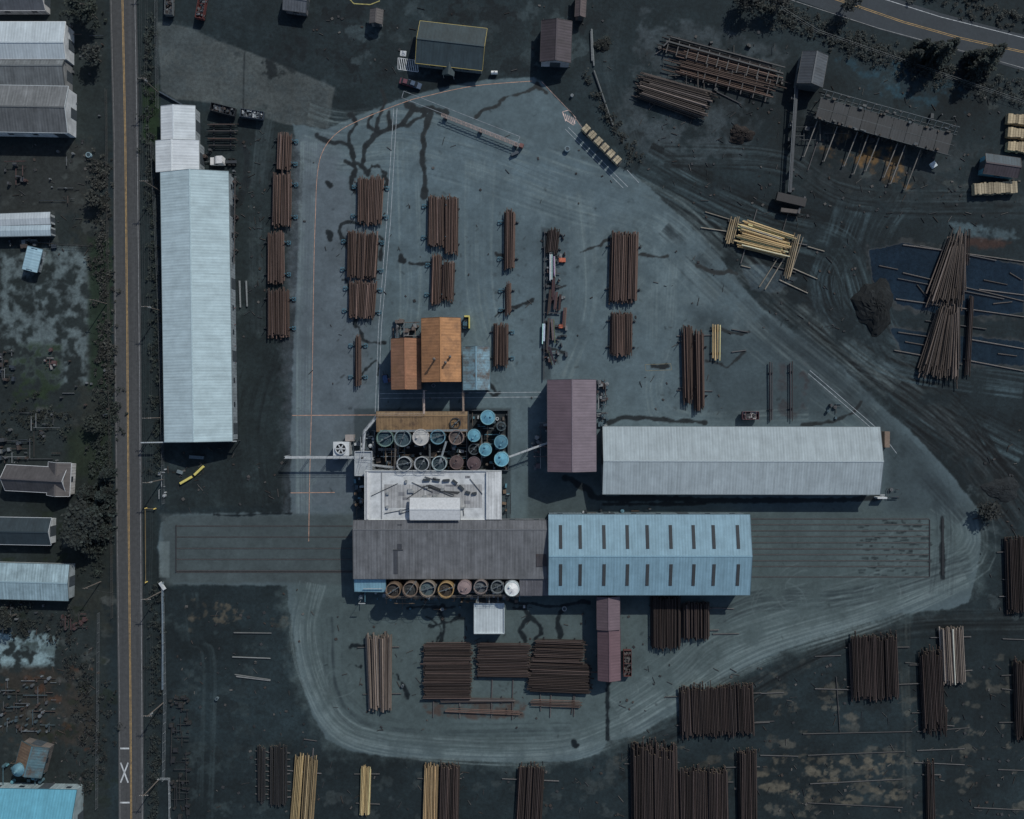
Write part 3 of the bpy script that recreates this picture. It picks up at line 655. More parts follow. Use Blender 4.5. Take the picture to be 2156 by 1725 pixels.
def bund(x0,y0,x1,y1,c=(100,110,118)):
    mb=MB(); X0,Y0=W(x0,y1); X1,Y1=W(x1,y0); cx,cy=(X0+X1)/2,(Y0+Y1)/2
    mb.box(cx,cy,0.05,X1-X0,Y1-Y0,0.06,0,C(30,38,44),M_conc)
    for s_ in (-1,1): mb.box(cx,cy+s_*(Y1-Y0)/2,.55,X1-X0+.3,.3,1.1,0,C(*c),M_conc); mb.box(cx+s_*(X1-X0)/2,cy,.55,.3,Y1-Y0-.3,1.1,0,C(*c),M_conc)
    mb.obj('concrete_bund_wall')
bund(790,908,983,994); bund(986,864,1070,990,(54,64,72))
def walkway(pts,h,w=1.0,c=(160,166,170),name='catwalk'):
    mb=MB(); P=[(*W(x,y,h),h) for x,y in pts]; cc=C(*c)
    for a,b in zip(P[:-1],P[1:]):
        mb.beam(a,b,w,0.1,cc,M_steel); d=(Vector(b)-Vector(a)); l=d.length; d.normalize(); n=Vector((-d.y,d.x,0))*w/2
        for s_ in (-1,1):
            mb.beam(tuple(Vector(a)+n*s_+Vector((0,0,1))),tuple(Vector(b)+n*s_+Vector((0,0,1))),.06,.06,cc,M_steel)
            k=max(1,int(l/2))
            for i in range(k+1):
                q=Vector(a)+d*(l*i/k)+n*s_; mb.beam(tuple(q),tuple(q+Vector((0,0,1))),.05,.05,cc,M_steel)
                if i%3==0: mb.beam((q.x,q.y,0),tuple(q),.12,.12,cc,M_steel)
    mb.obj(name)
walkway([(600,963),(690,963),(745,963),(786,966)],5,0.7); walkway([(795,876),(768,908),(764,960),(755,996)],5,0.7)
walkway([(795,873),(893,873),(893,822)],5.5,0.5,(170,150,140),'pipe_bridge'); walkway([(975,806),(976,868)],5,0.5,(140,120,105),'pipe_bridge')
walkway([(1072,962),(1152,933)],4.5,0.5,(160,166,170),'pipe_bridge')
walkway([(800,908),(984,906)],7,0.6,(110,120,126)); walkway([(835,992),(940,992)],6.5,0.6,(120,128,134)); walkway([(940,930),(926,975)],6.8,0.5,(130,140,146)); walkway([(775,978),(835,985)],5,.6,(140,146,150)); walkway([(835,905),(831,990)],6,.4,(90,84,78)); walkway([(905,935),(906,990)],6,.4,(80,86,90))
walkway([(812,1257),(1092,1253)],7.5,0.5,(80,76,72))
x,y=W(718,945,5); e=empty('cooling_tower',(x,y,0)); b=MB()
b.box(0,0,2.4,4.6,4.0,4.8,0,C(150,156,160),M_roofd); b.box(0,0,4.85,4.9,4.3,0.12,0,C(176,182,186)); b.obj('housing',e)
b=MB(); b.ring(0,0,4.92,1.75,1.55,.6,28,C(176,182,186)); b.cyl((0,0,4.92),(0,0,4.94),1.54,None,28,C(30,36,42)); b.cyl((0,0,4.95),(0,0,5.5),.3,None,12,C(150,155,160)); b.obj('fan_ring',e)
b=MB()
for i in range(6):
    a=i*math.pi/3; b.beam((.25*math.cos(a),.25*math.sin(a),5.3),(1.45*math.cos(a),1.45*math.sin(a),5.3),.4,.05,C(160,166,170))
b.obj('fan_blades',e)
b=MB(); b.box(2.0,3.2,1.2,2.6,2.0,2.4,0,C(140,132,128)); b.box(-2.6,-3,0.8,1.6,1.2,1.6,0,C(150,156,160)); b.obj('side_cabinets',e)

# ---------------------------------------------------------------- log stacks
BR=(82,66,60); DBR=(54,45,43); TAN=(186,160,114); LB=(140,128,118)
TEAL=C(52,112,134); STL=C(50,56,62)
def pile(x0,y0,x1,y1,o='v',ang=0,col=BR,layers=3,r=0.24,bunk='blue',fan=0.0,jit=0.35,sides=(1,-1),nb=2,name='log_stack',keep=0.93,ext=3.0):
    h=layers*1.74*r+0.7; cx,cy=W((x0+x1)/2,(y0+y1)/2,h); a,b=(x1-x0)*S,(y1-y0)*S
    L,Wd=(b,a) if o=='v' else (a,b); rot=math.radians(ang)+(math.pi/2 if o=='v' else 0)
    e=empty(name,(cx,cy,0),rot); mb=MB(); n=max(2,int(Wd/(2.04*r))); cc=C(*col,ds=.1)
    for l in range(layers):
        m=max(1,n-l)
        for i in range(m):
            if R()>keep and l==layers-1 and n>4: continue
            yy=(i-(m-1)/2)*Wd/n; z=0.55+r+l*1.74*r; ln=L/2*U(.88,1.0); dx=random.gauss(0,jit); j=U(-.014,.014)*L*.3
            if R()<.06: ln*=1.07
            s_=random.choice((-1,1)); rr=r*U(.7,1.02)
            yA=yy*(1-fan)+j; yB=yy*(1+fan)-j
            f=random.lognormvariate(-.15,.38); wm=U(.96,1.04)
            c=(min(.7,cc[0]*f*wm),min(.7,cc[1]*f),min(.7,cc[2]*f/wm))
            ra,rb=(rr,rr*.68) if s_>0 else (rr*.68,rr)
            zA,zB=z+U(-.06,.06),z+U(-.06,.08)
            mb.cyl((-ln+dx,yA,zA),(ln+dx,yB,zB),ra,rb,7,c,M_wood)
            for q,p_,rq in ((-ln+dx,(yA,zA),ra),(ln+dx,(yB,zB),rb)):
                s2=-1 if q<dx else 1; mb.cyl((q+s2*.002,*p_),(q+s2*.03,*p_),rq*.96,rq*.92,7,(.14,.11,.08),M_wood)
    mb.obj('logs',e)
    b=MB()
    xs_=[(-.5+(i+.5)/nb)*L*0.86 for i in range(nb)] if nb!=2 else [-.3*L,.3*L]
    if bunk=='blue':
        for xx in xs_:
            b.box(xx,0,.3,.3,Wd+2.0,.5,0,STL,M_steel)
            for s_ in (1,-1):
                b.beam((xx,s_*(Wd/2+.35),.5),(xx,s_*(Wd/2+.35),h+.4),.16,.16,TEAL if s_ in sides else STL,M_steel)
                if s_ in sides:
                    yb=s_*(Wd/2+1.2)
                    for q in (-.5,.5): b.box(xx+q,yb,.45,.14,1.1,.2,0,TEAL,M_steel); b.box(xx,yb+q,.45,.86,.14,.2,0,TEAL,M_steel)
                    b.beam((xx-.4,yb-.4,.62),(xx+.4,yb+.4,.95),.1,.1,TEAL,M_steel)
    elif bunk=='wood':
        for xx in xs_:
            b.cyl((xx+U(-.4,.4),-Wd/2-U(.5,ext),.28),(xx+U(-.4,.4),Wd/2+U(.5,ext),.28),.2,.15,8,jc(C(76,75,76),.3),M_wood)
    else:
        for xx in xs_: b.box(xx,0,.28,.3,Wd+.6,.5,0,STL,M_steel)
    b.obj('bunks',e)
s1=dict(sides=(-1,))
for q in ((580,278,612,357,-2),(570,363,612,476,-1),(560,487,597,598,0),(560,608,608,710,0)): pile(*q[:4],'v',q[4],**s1)
for q in ((750,372,805,473,-2),(728,488,794,586,-2),(732,592,790,670,-3)): pile(*q[:4],'v',q[4],fan=.04)
pile(744,705,760,815,'v',0,nb=2)
pile(899,410,936,520,'v',-1); pile(934,412,965,536,'v',0,bunk='steel'); pile(906,536,929,640,'v',-2); pile(928,550,957,632,'v',-2,bunk='steel')
pile(1060,441,1085,568,'v',-.5,sides=(1,)); pile(1062,597,1077,664,'v',0,sides=(1,)); pile(1038,680,1071,771,'v',0,sides=(-1,))
pile(1284,487,1345,637,'v',-1.5,layers=4,sides=()); pile(1285,657,1333,748,'v',-1,sides=())
pile(1438,686,1461,848,'v',1,layers=4,sides=()); pile(1461,696,1486,866,'v',1,layers=4,sides=()); pile(1499,678,1519,759,'v',0,TAN,1,.3,'none')
pile(1150,481,1177,532,'v',-6,DBR,2,sides=()); 
for x_,a,b_ in ((1624,760,888),(1667,757,886)): pile(x_-4,a,x_+4,b_,'v',0,(66,61,64),1,.24,'none')
pile(770,1337,824,1499,'v',1.0,(116,104,96),3,.3,'wood',.08,ext=3)
pile(891,1355,993,1476,'h',0,DBR,3,jit=.15,bunk='none'); pile(1004,1356,1117,1430,'h',-1,DBR,3,jit=.3,bunk='none'); pile(1124,1348,1232,1400,'h',-2,DBR,3,jit=.4,bunk='none'); pile(1112,1398,1245,1463,'h',-2,DBR,3,jit=.4,bunk='none')
pile(1116,1474,1228,1490,'h',-2,(84,68,62),1,.2,'wood'); pile(935,1494,1100,1504,'h',-2,(92,72,64),1,.2,'none'); pile(920,1470,1090,1480,'h',0,(88,80,78),1,.18,'none')
pile(1371,1258,1436,1368,'v',0,DBR,4,bunk='none'); pile(1437,1270,1497,1348,'v',0,DBR,4,bunk='wood',ext=7)
pile(1432,1446,1590,1550,'v',2,DBR,3,bunk='wood',ext=5,jit=.6); pile(1330,1572,1430,1790,'v',1,DBR,4,bunk='wood',jit=1.2); pile(1430,1620,1536,1790,'v',1,DBR,3,bunk='wood',jit=.5); pile(1556,1577,1597,1790,'v',1,DBR,3,bunk='wood',ext=7)
pile(1793,1340,1895,1474,'v',2,DBR,3,bunk='wood',ext=11,jit=.6); pile(1942,1370,1992,1540,'v',3,DBR,3,bunk='wood',jit=1.2); pile(1984,1322,2036,1442,'v',3,LB,3,.25,'wood')
pile(2122,1130,2175,1292,'v',2,DBR,3,bunk='wood',ext=5); pile(2140,1390,2190,1560,'v',2,DBR,3,bunk='wood',ext=5); pile(1952,1600,1972,1790,'v',1,DBR,2,bunk='wood'); pile(1978,1490,1996,1540,'v',0,DBR,1,bunk='wood')
pile(612,1588,632,1790,'v',-4,(160,138,96),2,.22,'wood',ext=4); pile(634,1592,662,1790,'v',-4,(120,104,76),2,.22,'wood',ext=2,keep=.7); pile(757,1612,780,1719,'v',-2,(164,142,98),2,.2,'wood')
pile(889,1608,921,1790,'v',-1.5,(154,130,94),2,.22,'wood'); pile(922,1610,966,1790,'v',-1.5,DBR,3,bunk='wood'); pile(1086,1612,1143,1790,'v',-3,DBR,3,bunk='wood',keep=.7,ext=5)
pile(540,1570,558,1690,'v',0,(40,40,42),2,.2,'wood',ext=1,nb=7); pile(566,1570,604,1700,'v',0,(42,42,44),2,.2,'wood',ext=1,nb=7)
pile(1348,168,1496,228,'h',-17,(78,70,66),4,.26,'none',.12,jit=1.0); pile(1352,160,1440,180,'h',-16,(68,62,60),3,.25,'none',.1,jit=1.2); pile(1418,118,1640,180,'h',-15,(90,74,66),2,.24,'wood',0,jit=2.2,keep=.6,ext=2); pile(1400,104,1645,138,'h',-15,(52,50,52),1,.24,'none',jit=1.8)
pile(1560,474,1664,532,'h',-16,(196,170,122),3,.26,'wood',-.1,jit=1.0,keep=.75,ext=9,nb=2); pile(1532,455,1552,513,'v',-14,(150,132,102),1,.26,'none'); pile(1660,490,1676,588,'v',-14,(150,134,108),1,.26,'wood',ext=8)
pile(1978,502,2038,630,'v',-10,(84,74,68),5,.24,'wood',-.42,jit=1.8,ext=16); pile(1958,652,2026,790,'v',-8,(88,78,72),5,.24,'wood',-.35,jit=1.6,ext=14); pile(2030,480,2044,560,'v',-2,DBR,1,.22,'none')
pile(2038,620,2050,790,'v',-3,DBR,2,.22,'none')
def poles(name,segs,r=.22,c=(96,92,90)):
    mb=MB()
    for (a,b,c2,d) in segs:
        p,q=W(a,b),W(c2,d); mb.cyl((*p,r+.03),(*q,r+.03),r,r*.8,8,jc(C(*c),.3),M_wood)
    mb.obj(name)
poles('loose_poles',[(493,1332,572,1333),(490,1383,570,1386),(495,1420,570,1431),(498,1424,570,1433)],.22,(104,108,110))
poles('skid_poles',[(1900,516,2156,552),(1900,575,2156,635),(1885,630,2156,668),(1882,738,2010,762),(2040,715,2156,735),(2040,760,2156,782),(1890,700,1960,710),(2060,610,2156,622)],.2,(98,92,88))
poles('floating_log',[(1850,560,1890,568),(2070,590,2120,600),(2090,640,2130,636),(1930,600,1950,625),(2100,745,2140,750),(1905,720,1950,728),(2125,575,2150,590)],.18,(76,70,66))
poles('loose_poles',[(1484,447,1560,470),(1475,480,1530,488),(1565,520,1640,545),(1640,590,1700,618),(1660,562,1720,588),(1598,605,1640,540),(1610,610,1650,545),(1700,520,1735,530),(1560,560,1580,565),(1690,500,1660,590)],.2,(126,118,104))
poles('skid_poles',[(1690,1545,1920,1540),(1700,1590,1905,1582),(1705,1650,1900,1640),(1930,1540,2040,1532),(1930,1580,2030,1576),(2050,1700,2156,1705),(1760,1425,1768,1545),(1770,1380,1715,1382),(1715,1450,1790,1452),(1905,1395,1945,1398),(2110,1220,2156,1222),(2110,1345,2156,1347),(2108,1450,2156,1455),(1925,1605,2030,1610),(1700,1690,1900,1700),(1600,1460,1650,1458),(1590,1520,1630,1518),(2100,1620,2156,1622),(1600,1590,1680,1592)],.17,(72,72,74))
poles('skid_poles',[(1036,1430,1034,1510),(1080,1430,1078,1515),(913,1476,912,1510),(968,1476,968,1512),(1160,1463,1158,1510),(1210,1463,1208,1508)],.2,(84,80,82))
poles('loose_poles',[(505,592,507,648),(519,592,521,646),(1245,63,1250,140),(1250,150,1290,265),(1244,68,1246,130)],.32,(96,102,104))
poles('loose_poles',[(1380,115,1430,80),(1500,190,1560,220),(1720,300,1700,360),(640,1556,668,1560),(660,1575,650,1725),(1575,700,1540,694),(1425,708,1500,706),(1425,822,1500,824),(1540,742,1570,738),(1500,1280,1545,1282),(1500,1335,1556,1334)],.18,(78,76,78))
def lumber(px,py,l,w,ang,col=(196,170,118),h=1.5,name='lumber_bundle',nn=6):
    x,y=W(px,py,h); e=empty(name,(x,y,0),math.radians(ang)); mb=MB(); L,Wd=l*S,w*S
    for i in range(nn):
        for k in range(3):
            mb.box(-L/2+(i+.5)*L/nn+U(-.05,.05),U(-.12,.12),.3+(k+.5)*h/3,L/nn*.88,Wd*U(.85,1.05),h/3*.92,0,jc(C(*col),.35),M_wood)
    mb.obj('boards',e); b=MB()
    for s_ in (-.3,.3): b.box(0,s_*Wd,.15,L,.25,.28,0,C(80,70,60),M_wood)
    b.obj('bearers',e)
for i in range(3): lumber(2146,252+i*29,50,20,-6,(158,140,104),nn=9)
lumber(2096,396,90,24,3,(146,132,104),1.6,nn=18)
x,y=W(1265,310); e=empty('lumber_trailer',(x,y,0),math.radians(-45)); b=MB()
b.box(0,0,1.1,16.5,2.2,.25,0,STL,M_steel); b.box(0,.5,.85,16,.15,.35,0,STL,M_steel); b.box(0,-.5,.85,16,.15,.35,0,STL,M_steel)
for xx in (-6.8,-5.5,5,6.3):
    for s_ in (-1,1): b.cyl((xx,s_*.75,.5),(xx,s_*1.1,.5),.5,None,14,C(28,28,30),M_rubber)
b.obj('trailer',e); b=MB()
for i in range(6):
    xx=-6.9+i*2.75; 
    for k in range(4): b.box(xx,-.84+k*.56,2.0,U(1.8,2.1),.52,1.5,U(-.04,.04),jc(C(160,146,116),.2),M_wood)
    b.box(xx,0,2.02,.15,2.34,1.52,0,C(90,80,64),M_wood)
b.obj('bundles',e)

# ---------------------------------------------------------------- rails
def rails(name,x0,x1,ys_,c=(44,48,52)):
    mb=MB()
    for y in ys_:
        X0,Y=W(x0,y); X1,_=W(x1,y); mb.box((X0+X1)/2,Y,.07,X1-X0,.14,.1,0,C(84,82,82),M_steel)
        mb.add([(X0,Y-.22,.03),(X1,Y-.22,.03),(X1,Y+.22,.03),(X0,Y+.22,.03)],[(0,1,2,3)],C(*c),M_line)
    mb.obj(name)
rails('tram_rails',370,742,(1108,1131,1155,1178,1202)); 
rails('tram_rails',372,742,(1205,),(24,26,30))
rails('tram_rails',1582,1956,(1093,1105,1118,1130,1143,1156,1168,1181,1193,1215),(52,56,60))
mb=MB(); X,Y=W(1957,1154); mb.box(X,Y,.1,.25,18,.2,0,C(50,52,56),M_steel); X,Y=W(1985,1152); mb.box(X,Y,.08,.6,18,.08,0,C(34,38,42),M_steel); mb.obj('transfer_pit_cover')
mb=MB(); X,Y=W(371,1155); mb.box(X,Y,.15,.25,15,.3,0,C(54,56,60),M_steel); mb.obj('rail_stop')

# ---------------------------------------------------------------- vehicles
def wheels(b,xs_,yw,r=.4,w=.28):
    for xx in xs_:
        for s_ in (-1,1): b.cyl((xx,s_*(yw-w/2),r),(xx,s_*(yw+w/2),r),r,None,14,C(26,26,28),M_rubber)
def car(px,py,ang,col,name='parked_car'):
    x,y=W(px,py); e=empty(name,(x,y,0),math.radians(ang)); b=MB(); c=C(*col)
    b.prof([(-2.25,.35),(2.25,.35),(2.3,.7),(2.1,.92),(1.0,1.0),(-1.6,1.05),(-2.2,.95)],-.9,.9,c)
    b.obj('body',e); b=MB(); b.prof([(1.05,1.0),(.35,1.42),(-1.1,1.45),(-1.75,1.04)],-.78,.78,C(30,36,42),M_glass); b.box(-.4,0,1.46,1.3,1.35,.06,0,c); b.obj('cabin',e)
    b=MB(); wheels(b,(-1.4,1.4),.8,.34,.22); b.obj('wheels',e)
def semi(px,py,ang,col,name='semi_truck'):
    x,y=W(px,py); e=empty(name,(x,y,0),math.radians(ang)); b=MB(); c=C(*col)
    b.prof([(3.4,.6),(3.5,1.5),(2.2,1.7),(1.6,2.6),(1.0,3.0),(-.9,3.3),(-.9,.6)],-1.15,1.15,c); b.obj('cab',e)
    b=MB(); b.prof([(2.25,1.75),(1.68,2.55),(1.55,2.55),(2.1,1.75)],-1.0,1.0,C(30,36,42),M_glass); b.box(1.2,1.17,2.1,.9,.04,.6,0,C(30,36,42),M_glass); b.box(1.2,-1.17,2.1,.9,.04,.6,0,C(30,36,42),M_glass); b.obj('windows',e)
    b=MB(); b.box(-2.6,0,.8,4,.9,.3,0,STL,M_steel); wheels(b,(2.5,-2.2,-3.5),.95,.5,.35)
    b.cyl((-1.1,.9,1),(-1.1,.9,3.6),.1,None,8,C(150,150,150),M_steel); b.obj('chassis',e)
semi(470,343,180,(205,212,216)); car(857,176,-15,(100,50,64)); car(873,180,-20,(56,80,106))
def dump(px,py,ang,l,col,load,name='scrap_trailer'):
    x,y=W(px,py); e=empty(name,(x,y,0),math.radians(ang)); b=MB(); L=l*S; c=C(*col)
    b.box(0,0,.9,L,2.4,.15,0,c)
    for s_ in (-1,1): b.box(0,s_*1.2,1.6,L,.12,1.4,0,c); b.box(s_*L/2,0,1.6,.12,2.28,1.4,0,c)
    for k in range(3): b.box(-L/2+(k+.5)*L/3,0,2.33,.1,2.4,.1,0,c)
    wheels(b,(-L/2+1,-L/2+2.3,L/2-1),.95,.48,.3); b.obj('body',e); b=MB()
    for _ in range(60): b.box(U(-L/2+.6,L/2-.6),U(-.9,.9),U(1.2,2.0),U(.3,1.3),U(.2,.7),U(.1,.5),U(0,3),jc(C(*random.choice(load)),.3),M_steel)
    b.obj('load',e)
GR=[(60,64,68),(84,88,92),(70,60,56),(104,110,114),(50,60,70)]
dump(474,236,-14,52,(40,46,52),GR); dump(535,246,-8,48,(50,62,76),[(160,166,170),(110,120,126),(60,66,72)]); dump(430,16,80,60,(96,44,42),GR,'red_trailer'); dump(362,8,88,60,(84,90,94),GR)
dump(1319,1392,90,54,(90,50,48),[(80,76,74)],'red_tram_car'); dump(1576,875,0,34,(96,58,66),[(60,60,64),(150,150,150)],'tram_car')
for i,(y_,c_) in enumerate(((262,(62,52,50)),(276,(58,56,58)),(292,(68,52,48)),(306,(54,54,56)))): pile(436,y_-4,495,y_+4,'h',0,c_,2,.2,'none',name='timber_stack')
clutter('scrap_pile',420,315,445,350,14,1.5,GR,31,1); clutter('scrap_pile',482,360,500,560,26,1.5,[(70,56,54),(60,64,68),(90,96,100)],32,1)
def forklift(px,py,ang,col,name='forklift',sc_=.8):
    x,y=W(px,py); e=empty(name,(x,y,0),math.radians(ang)); e.scale=(sc_,)*3; b=MB(); c=C(*col)
    b.prof([(-1.8,.5),(1.2,.5),(1.2,1.1),(.4,1.2),(-.6,1.3),(-1.8,1.5)],-.9,.9,c); b.obj('body',e)
    b=MB(); 
    for sx in (-.7,.6):
        for sy in (-.75,.75): b.beam((sx,sy,1.1),(sx,sy,2.4),.08,.08,STL)
    for k in range(5): b.box(-.65+k*.31,0,2.43,.12,1.7,.08,0,c)
    b.obj('cab_guard',e)
    b=MB()
    for sy in (-.5,.5): b.beam((1.4,sy,.2),(1.4,sy,3.4),.16,.2,STL); b.beam((1.45,sy,.2),(3.2,sy,.2),.16,.07,STL)
    wheels(b,(-1.2,.9),.95,.5,.35); b.obj('mast_and_wheels',e)
forklift(812,797,100,(50,90,140)); forklift(1182,549,180,(196,92,48),sc_=.7); forklift(1181,688,180,(196,92,48),sc_=.6); forklift(980,683,90,(60,120,144))
mb=MB(); X,Y=W(984,668); mb.box(X,Y,1.2,1.6,.5,2.4,0,C(190,176,50)); mb.box(X+.7,Y-2,1.2,.3,3.5,2.4,0,C(190,176,50)); mb.box(X-.3,Y-2,.8,1.2,2.6,1.5,0,C(50,60,66)); mb.obj('loading_gantry')
mb=MB(); X,Y=W(820,803)
for i in range(7): 
    q=(X+U(-.9,.9),Y+U(-.9,.9)); mb.cyl((*q,0),(*q,.9),.3,None,12,jc(C(180,160,160),.2),M_paint); mb.cyl((*q,.9),(*q,.94),.26,None,12,C(120,60,60))
mb.obj('drum_cluster')
mb=MB()
def seg3(a,b,h,w,t,c,m=M_steel): mb.beam((*W(*a,h),h),(*W(*b,h),h),w,t,C(*c),m)
seg3((1147,482),(1145,800),.8,.25,.3,(56,60,66))
for yy in range(490,770,28): seg3((1146,yy),(1180,yy+2),.6,.25,.25,(70,70,74))
for a,b,w,c in (((1160,536),(1160,588),.9,(170,180,186)),((1167,540),(1168,580),.5,(140,150,158)),((1145,682),(1144,722),.9,(180,186,190)),((1166,585),(1164,630),1.0,(66,48,50)),((1172,615),(1168,655),1.0,(74,58,56)),((1190,648),(1187,690),1.1,(88,62,56)),((1160,610),(1155,660),1.0,(54,48,48)),((1180,620),(1178,655),.8,(60,46,46)),((1156,670),(1152,740),.9,(60,56,58)),((1163,672),(1166,720),1.1,(92,80,78)),((1155,730),(1165,765),1.2,(44,42,46))):
    for k in range(3): seg3((a[0]+(k-1)*w*2.2,a[1]),(b[0]+(k-1)*w*2.2,b[1]+U(-5,5)),1.1+U(-.1,.1),w*.3,.4,[v*U(.75,1.2) for v in c])
for _ in range(70): X,Y=W(U(1148,1192),U(488,765)); hh=U(.3,1.3); mb.box(X,Y,hh/2,U(.2,1.0),U(.3,1.5),hh,U(-.3,.3),C(*random.choice([(60,48,50),(80,60,56),(60,66,72),(100,106,110),(46,50,56),(30,34,38)])),M_steel)
mb.obj('steel_supply_rack')
x0_,y0_=W(930,243,1.2); x1_,y1_=W(1094,308,1.2); e=empty('lattice_boom',(0,0,0)); b=MB(); A=Vector((x0_,y0_,1.2)); B_=Vector((x1_,y1_,1.2)); d=(B_-A).normalized(); n=Vector((-d.y,d.x,0)); ll=(B_-A).length; bc=C(150,130,124)
for s_ in (-.4,.4):
    for z in (0,.8): b.beam(tuple(A+n*s_+Vector((0,0,z))),tuple(B_+n*s_+Vector((0,0,z))),.1,.1,bc,M_steel)
k=int(ll/1.6)
for i in range(k):
    p=A+d*(ll*i/k); q=A+d*(ll*(i+1)/k)
    for z in (0,.8): b.beam(tuple(p-n*.4+Vector((0,0,z))),tuple(q+n*.4+Vector((0,0,z))),.07,.07,bc,M_steel); b.beam(tuple(p-n*.4+Vector((0,0,z))),tuple(p+n*.4+Vector((0,0,z))),.07,.07,bc,M_steel)
for i in (.05,.5,.95): p=A+d*ll*i; b.box(p.x,p.y,.6,.8,1.4,1.2,0,STL,M_steel)
b.obj('truss',e); b=MB(); b.box(B_.x+.6,B_.y+.2,.8,1.2,1.2,1.4,-.4,C(110,66,62)); b.box(B_.x-1.5,B_.y-2.2,.6,2.4,.8,1.0,.4,C(54,66,78)); b.obj('winch',e)

# top-right debarking line
x,y=W(1866,262,4); e=empty('debarking_line',(x,y,0),math.radians(-15.5)); b=MB()
for i in range(9):
    xx=-19.5+i*4.75
    for k in range(2): b.box(xx,-2.4+k*3.3,4+U(-.05,.05),4.6,3.15,.2,0,jc(C(38,43,48),.2),M_roofd)
    for s_ in (-3.6,2.2): b.box(xx-2.2,s_,2,.25,.25,3.9,0,STL,M_steel)
b.obj('deck_panels',e); b=MB()
for s_ in (-4.05,-.75,2.6,3.6): b.beam((-22,s_,3.9),(22,s_,3.9),.16,.4,C(52,62,68),M_steel)
for i in range(20): b.beam((-21+i*2.2,2.4,4.2),(-21+i*2.2+.4,5.2,4.6),.15,.2,C(46,66,76),M_steel)
b.beam((-22,5,4.4),(22,5,4.4),.2,.25,C(58,70,78),M_steel)
for _ in range(50): b.box(U(-21,21),random.choice((U(-4.2,-3.2),U(2,5))),U(4.2,4.6),U(.3,1.2),U(.2,.7),U(.3,.6),0,jc(C(*random.choice([(46,60,70),(60,66,70),(36,38,42),(56,46,42)])),.3),M_steel)
b.obj('conveyor_frame',e); b=MB()
for i,xx in enumerate((-20.5,-14,-7.5,-4,-.5,5.5,8,13)):
    l=U(10,13); b.beam((xx,-4,2.6),(xx+l*.04-1,-4-l,.8),.26,.3,jc(C(112,108,102),.2),M_steel); b.box(xx-.9,-4-l,.4,.4,.4,.8,0,STL,M_steel)
b.obj('log_chutes',e)
mb=MB()
def seg2(a,b,h,w,t,c): mb.beam((*W(*a),h),(*W(*b),h),w,t,C(*c),M_steel)
seg2((1672,190),(1658,410),2.2,.8,.5,(50,58,66)); seg2((1667,190),(1653,410),2.7,.12,.3,(100,108,114))
for yy in (210,260,310,360,400): seg2((1664,yy),(1664,yy+5),1.1,1.0,2.1,(44,48,54))
seg2((1630,418),(1690,432),2,2.6,1.4,(36,36,40)); seg2((1640,445),(1680,450),1.4,1.2,1,(74,68,66)); seg2((1690,418),(1675,452),1.6,.6,1,(60,64,70)); 
mb.obj('log_conveyor')
mb=MB(); seg2((1400,92),(1645,160),1.6,.4,.4,(54,58,62)); seg2((1398,98),(1400,100),1,2,2,(50,54,60)); seg2((1410,82),(1650,146),1.2,.3,.3,(54,58,62))
for i in range(12): seg2((1408+i*21,86+i*6),(1400+i*21,116+i*6),1.3,.3,.4,(60,60,62))
for i in range(6): seg2((1490+i*26,130+i*8),(1478+i*26,178+i*8),1.0,.3,.4,(50,50,54))
mb.obj('log_deck_frame')
clutter('deck_equipment',1385,85,1650,195,30,1.0,[(50,54,58),(60,56,54),(40,44,48)],60,1.2,(.4,1.0))
def mound(px,py,rx,ry,h,c,name='bark_pile'):
    mb=MB(); n=30; m=12; vs=[]; x,y=W(px,py)
    for j in range(m+1):
        for i in range(n):
            a=2*math.pi*i/n; t=j/m; k=(1+.14*math.sin(3*a+px)+.08*math.sin(7*a))*(1-t)*U(.95,1.05); z=h*(1-(1-t)**2)*U(.85,1.05)
            vs.append((x+rx*S*k*math.cos(a)+U(-.15,.15),y+ry*S*k*math.sin(a)+U(-.15,.15),z if j else -.1))
    for j in range(m):
        for i in range(n):
            q=(j*n+i,j*n+(i+1)%n,(j+1)*n+(i+1)%n,(j+1)*n+i); mb.add([vs[t] for t in q],[(0,1,2,3)],jc(C(*c),.25),M_ground)
    mb.obj(name)
mound(1840,645,42,58,2.2,(22,27,30)); mound(1560,284,26,20,1.8,(42,36,34)); mound(2110,1030,40,26,.9,(32,38,42)); mound(1268,95,18,14,1.1,(30,34,34),'dirt_mound')
mb=MB()
for a,b in (((381,1018),(405,1004)),((411,1000),(430,982))): mb.beam((*W(*a),.45),(*W(*b),.45),.7,.8,C(200,184,50)); 
mb.obj('yellow_barrier')
mb=MB()
for a,b,c in (((400,962),(430,964),(80,98,108)),((374,992),(386,996),(100,116,122))): mb.beam((*W(*a),.3),(*W(*b),.3),1.0,.6,C(*c),M_steel)
mb.obj('steel_plates')
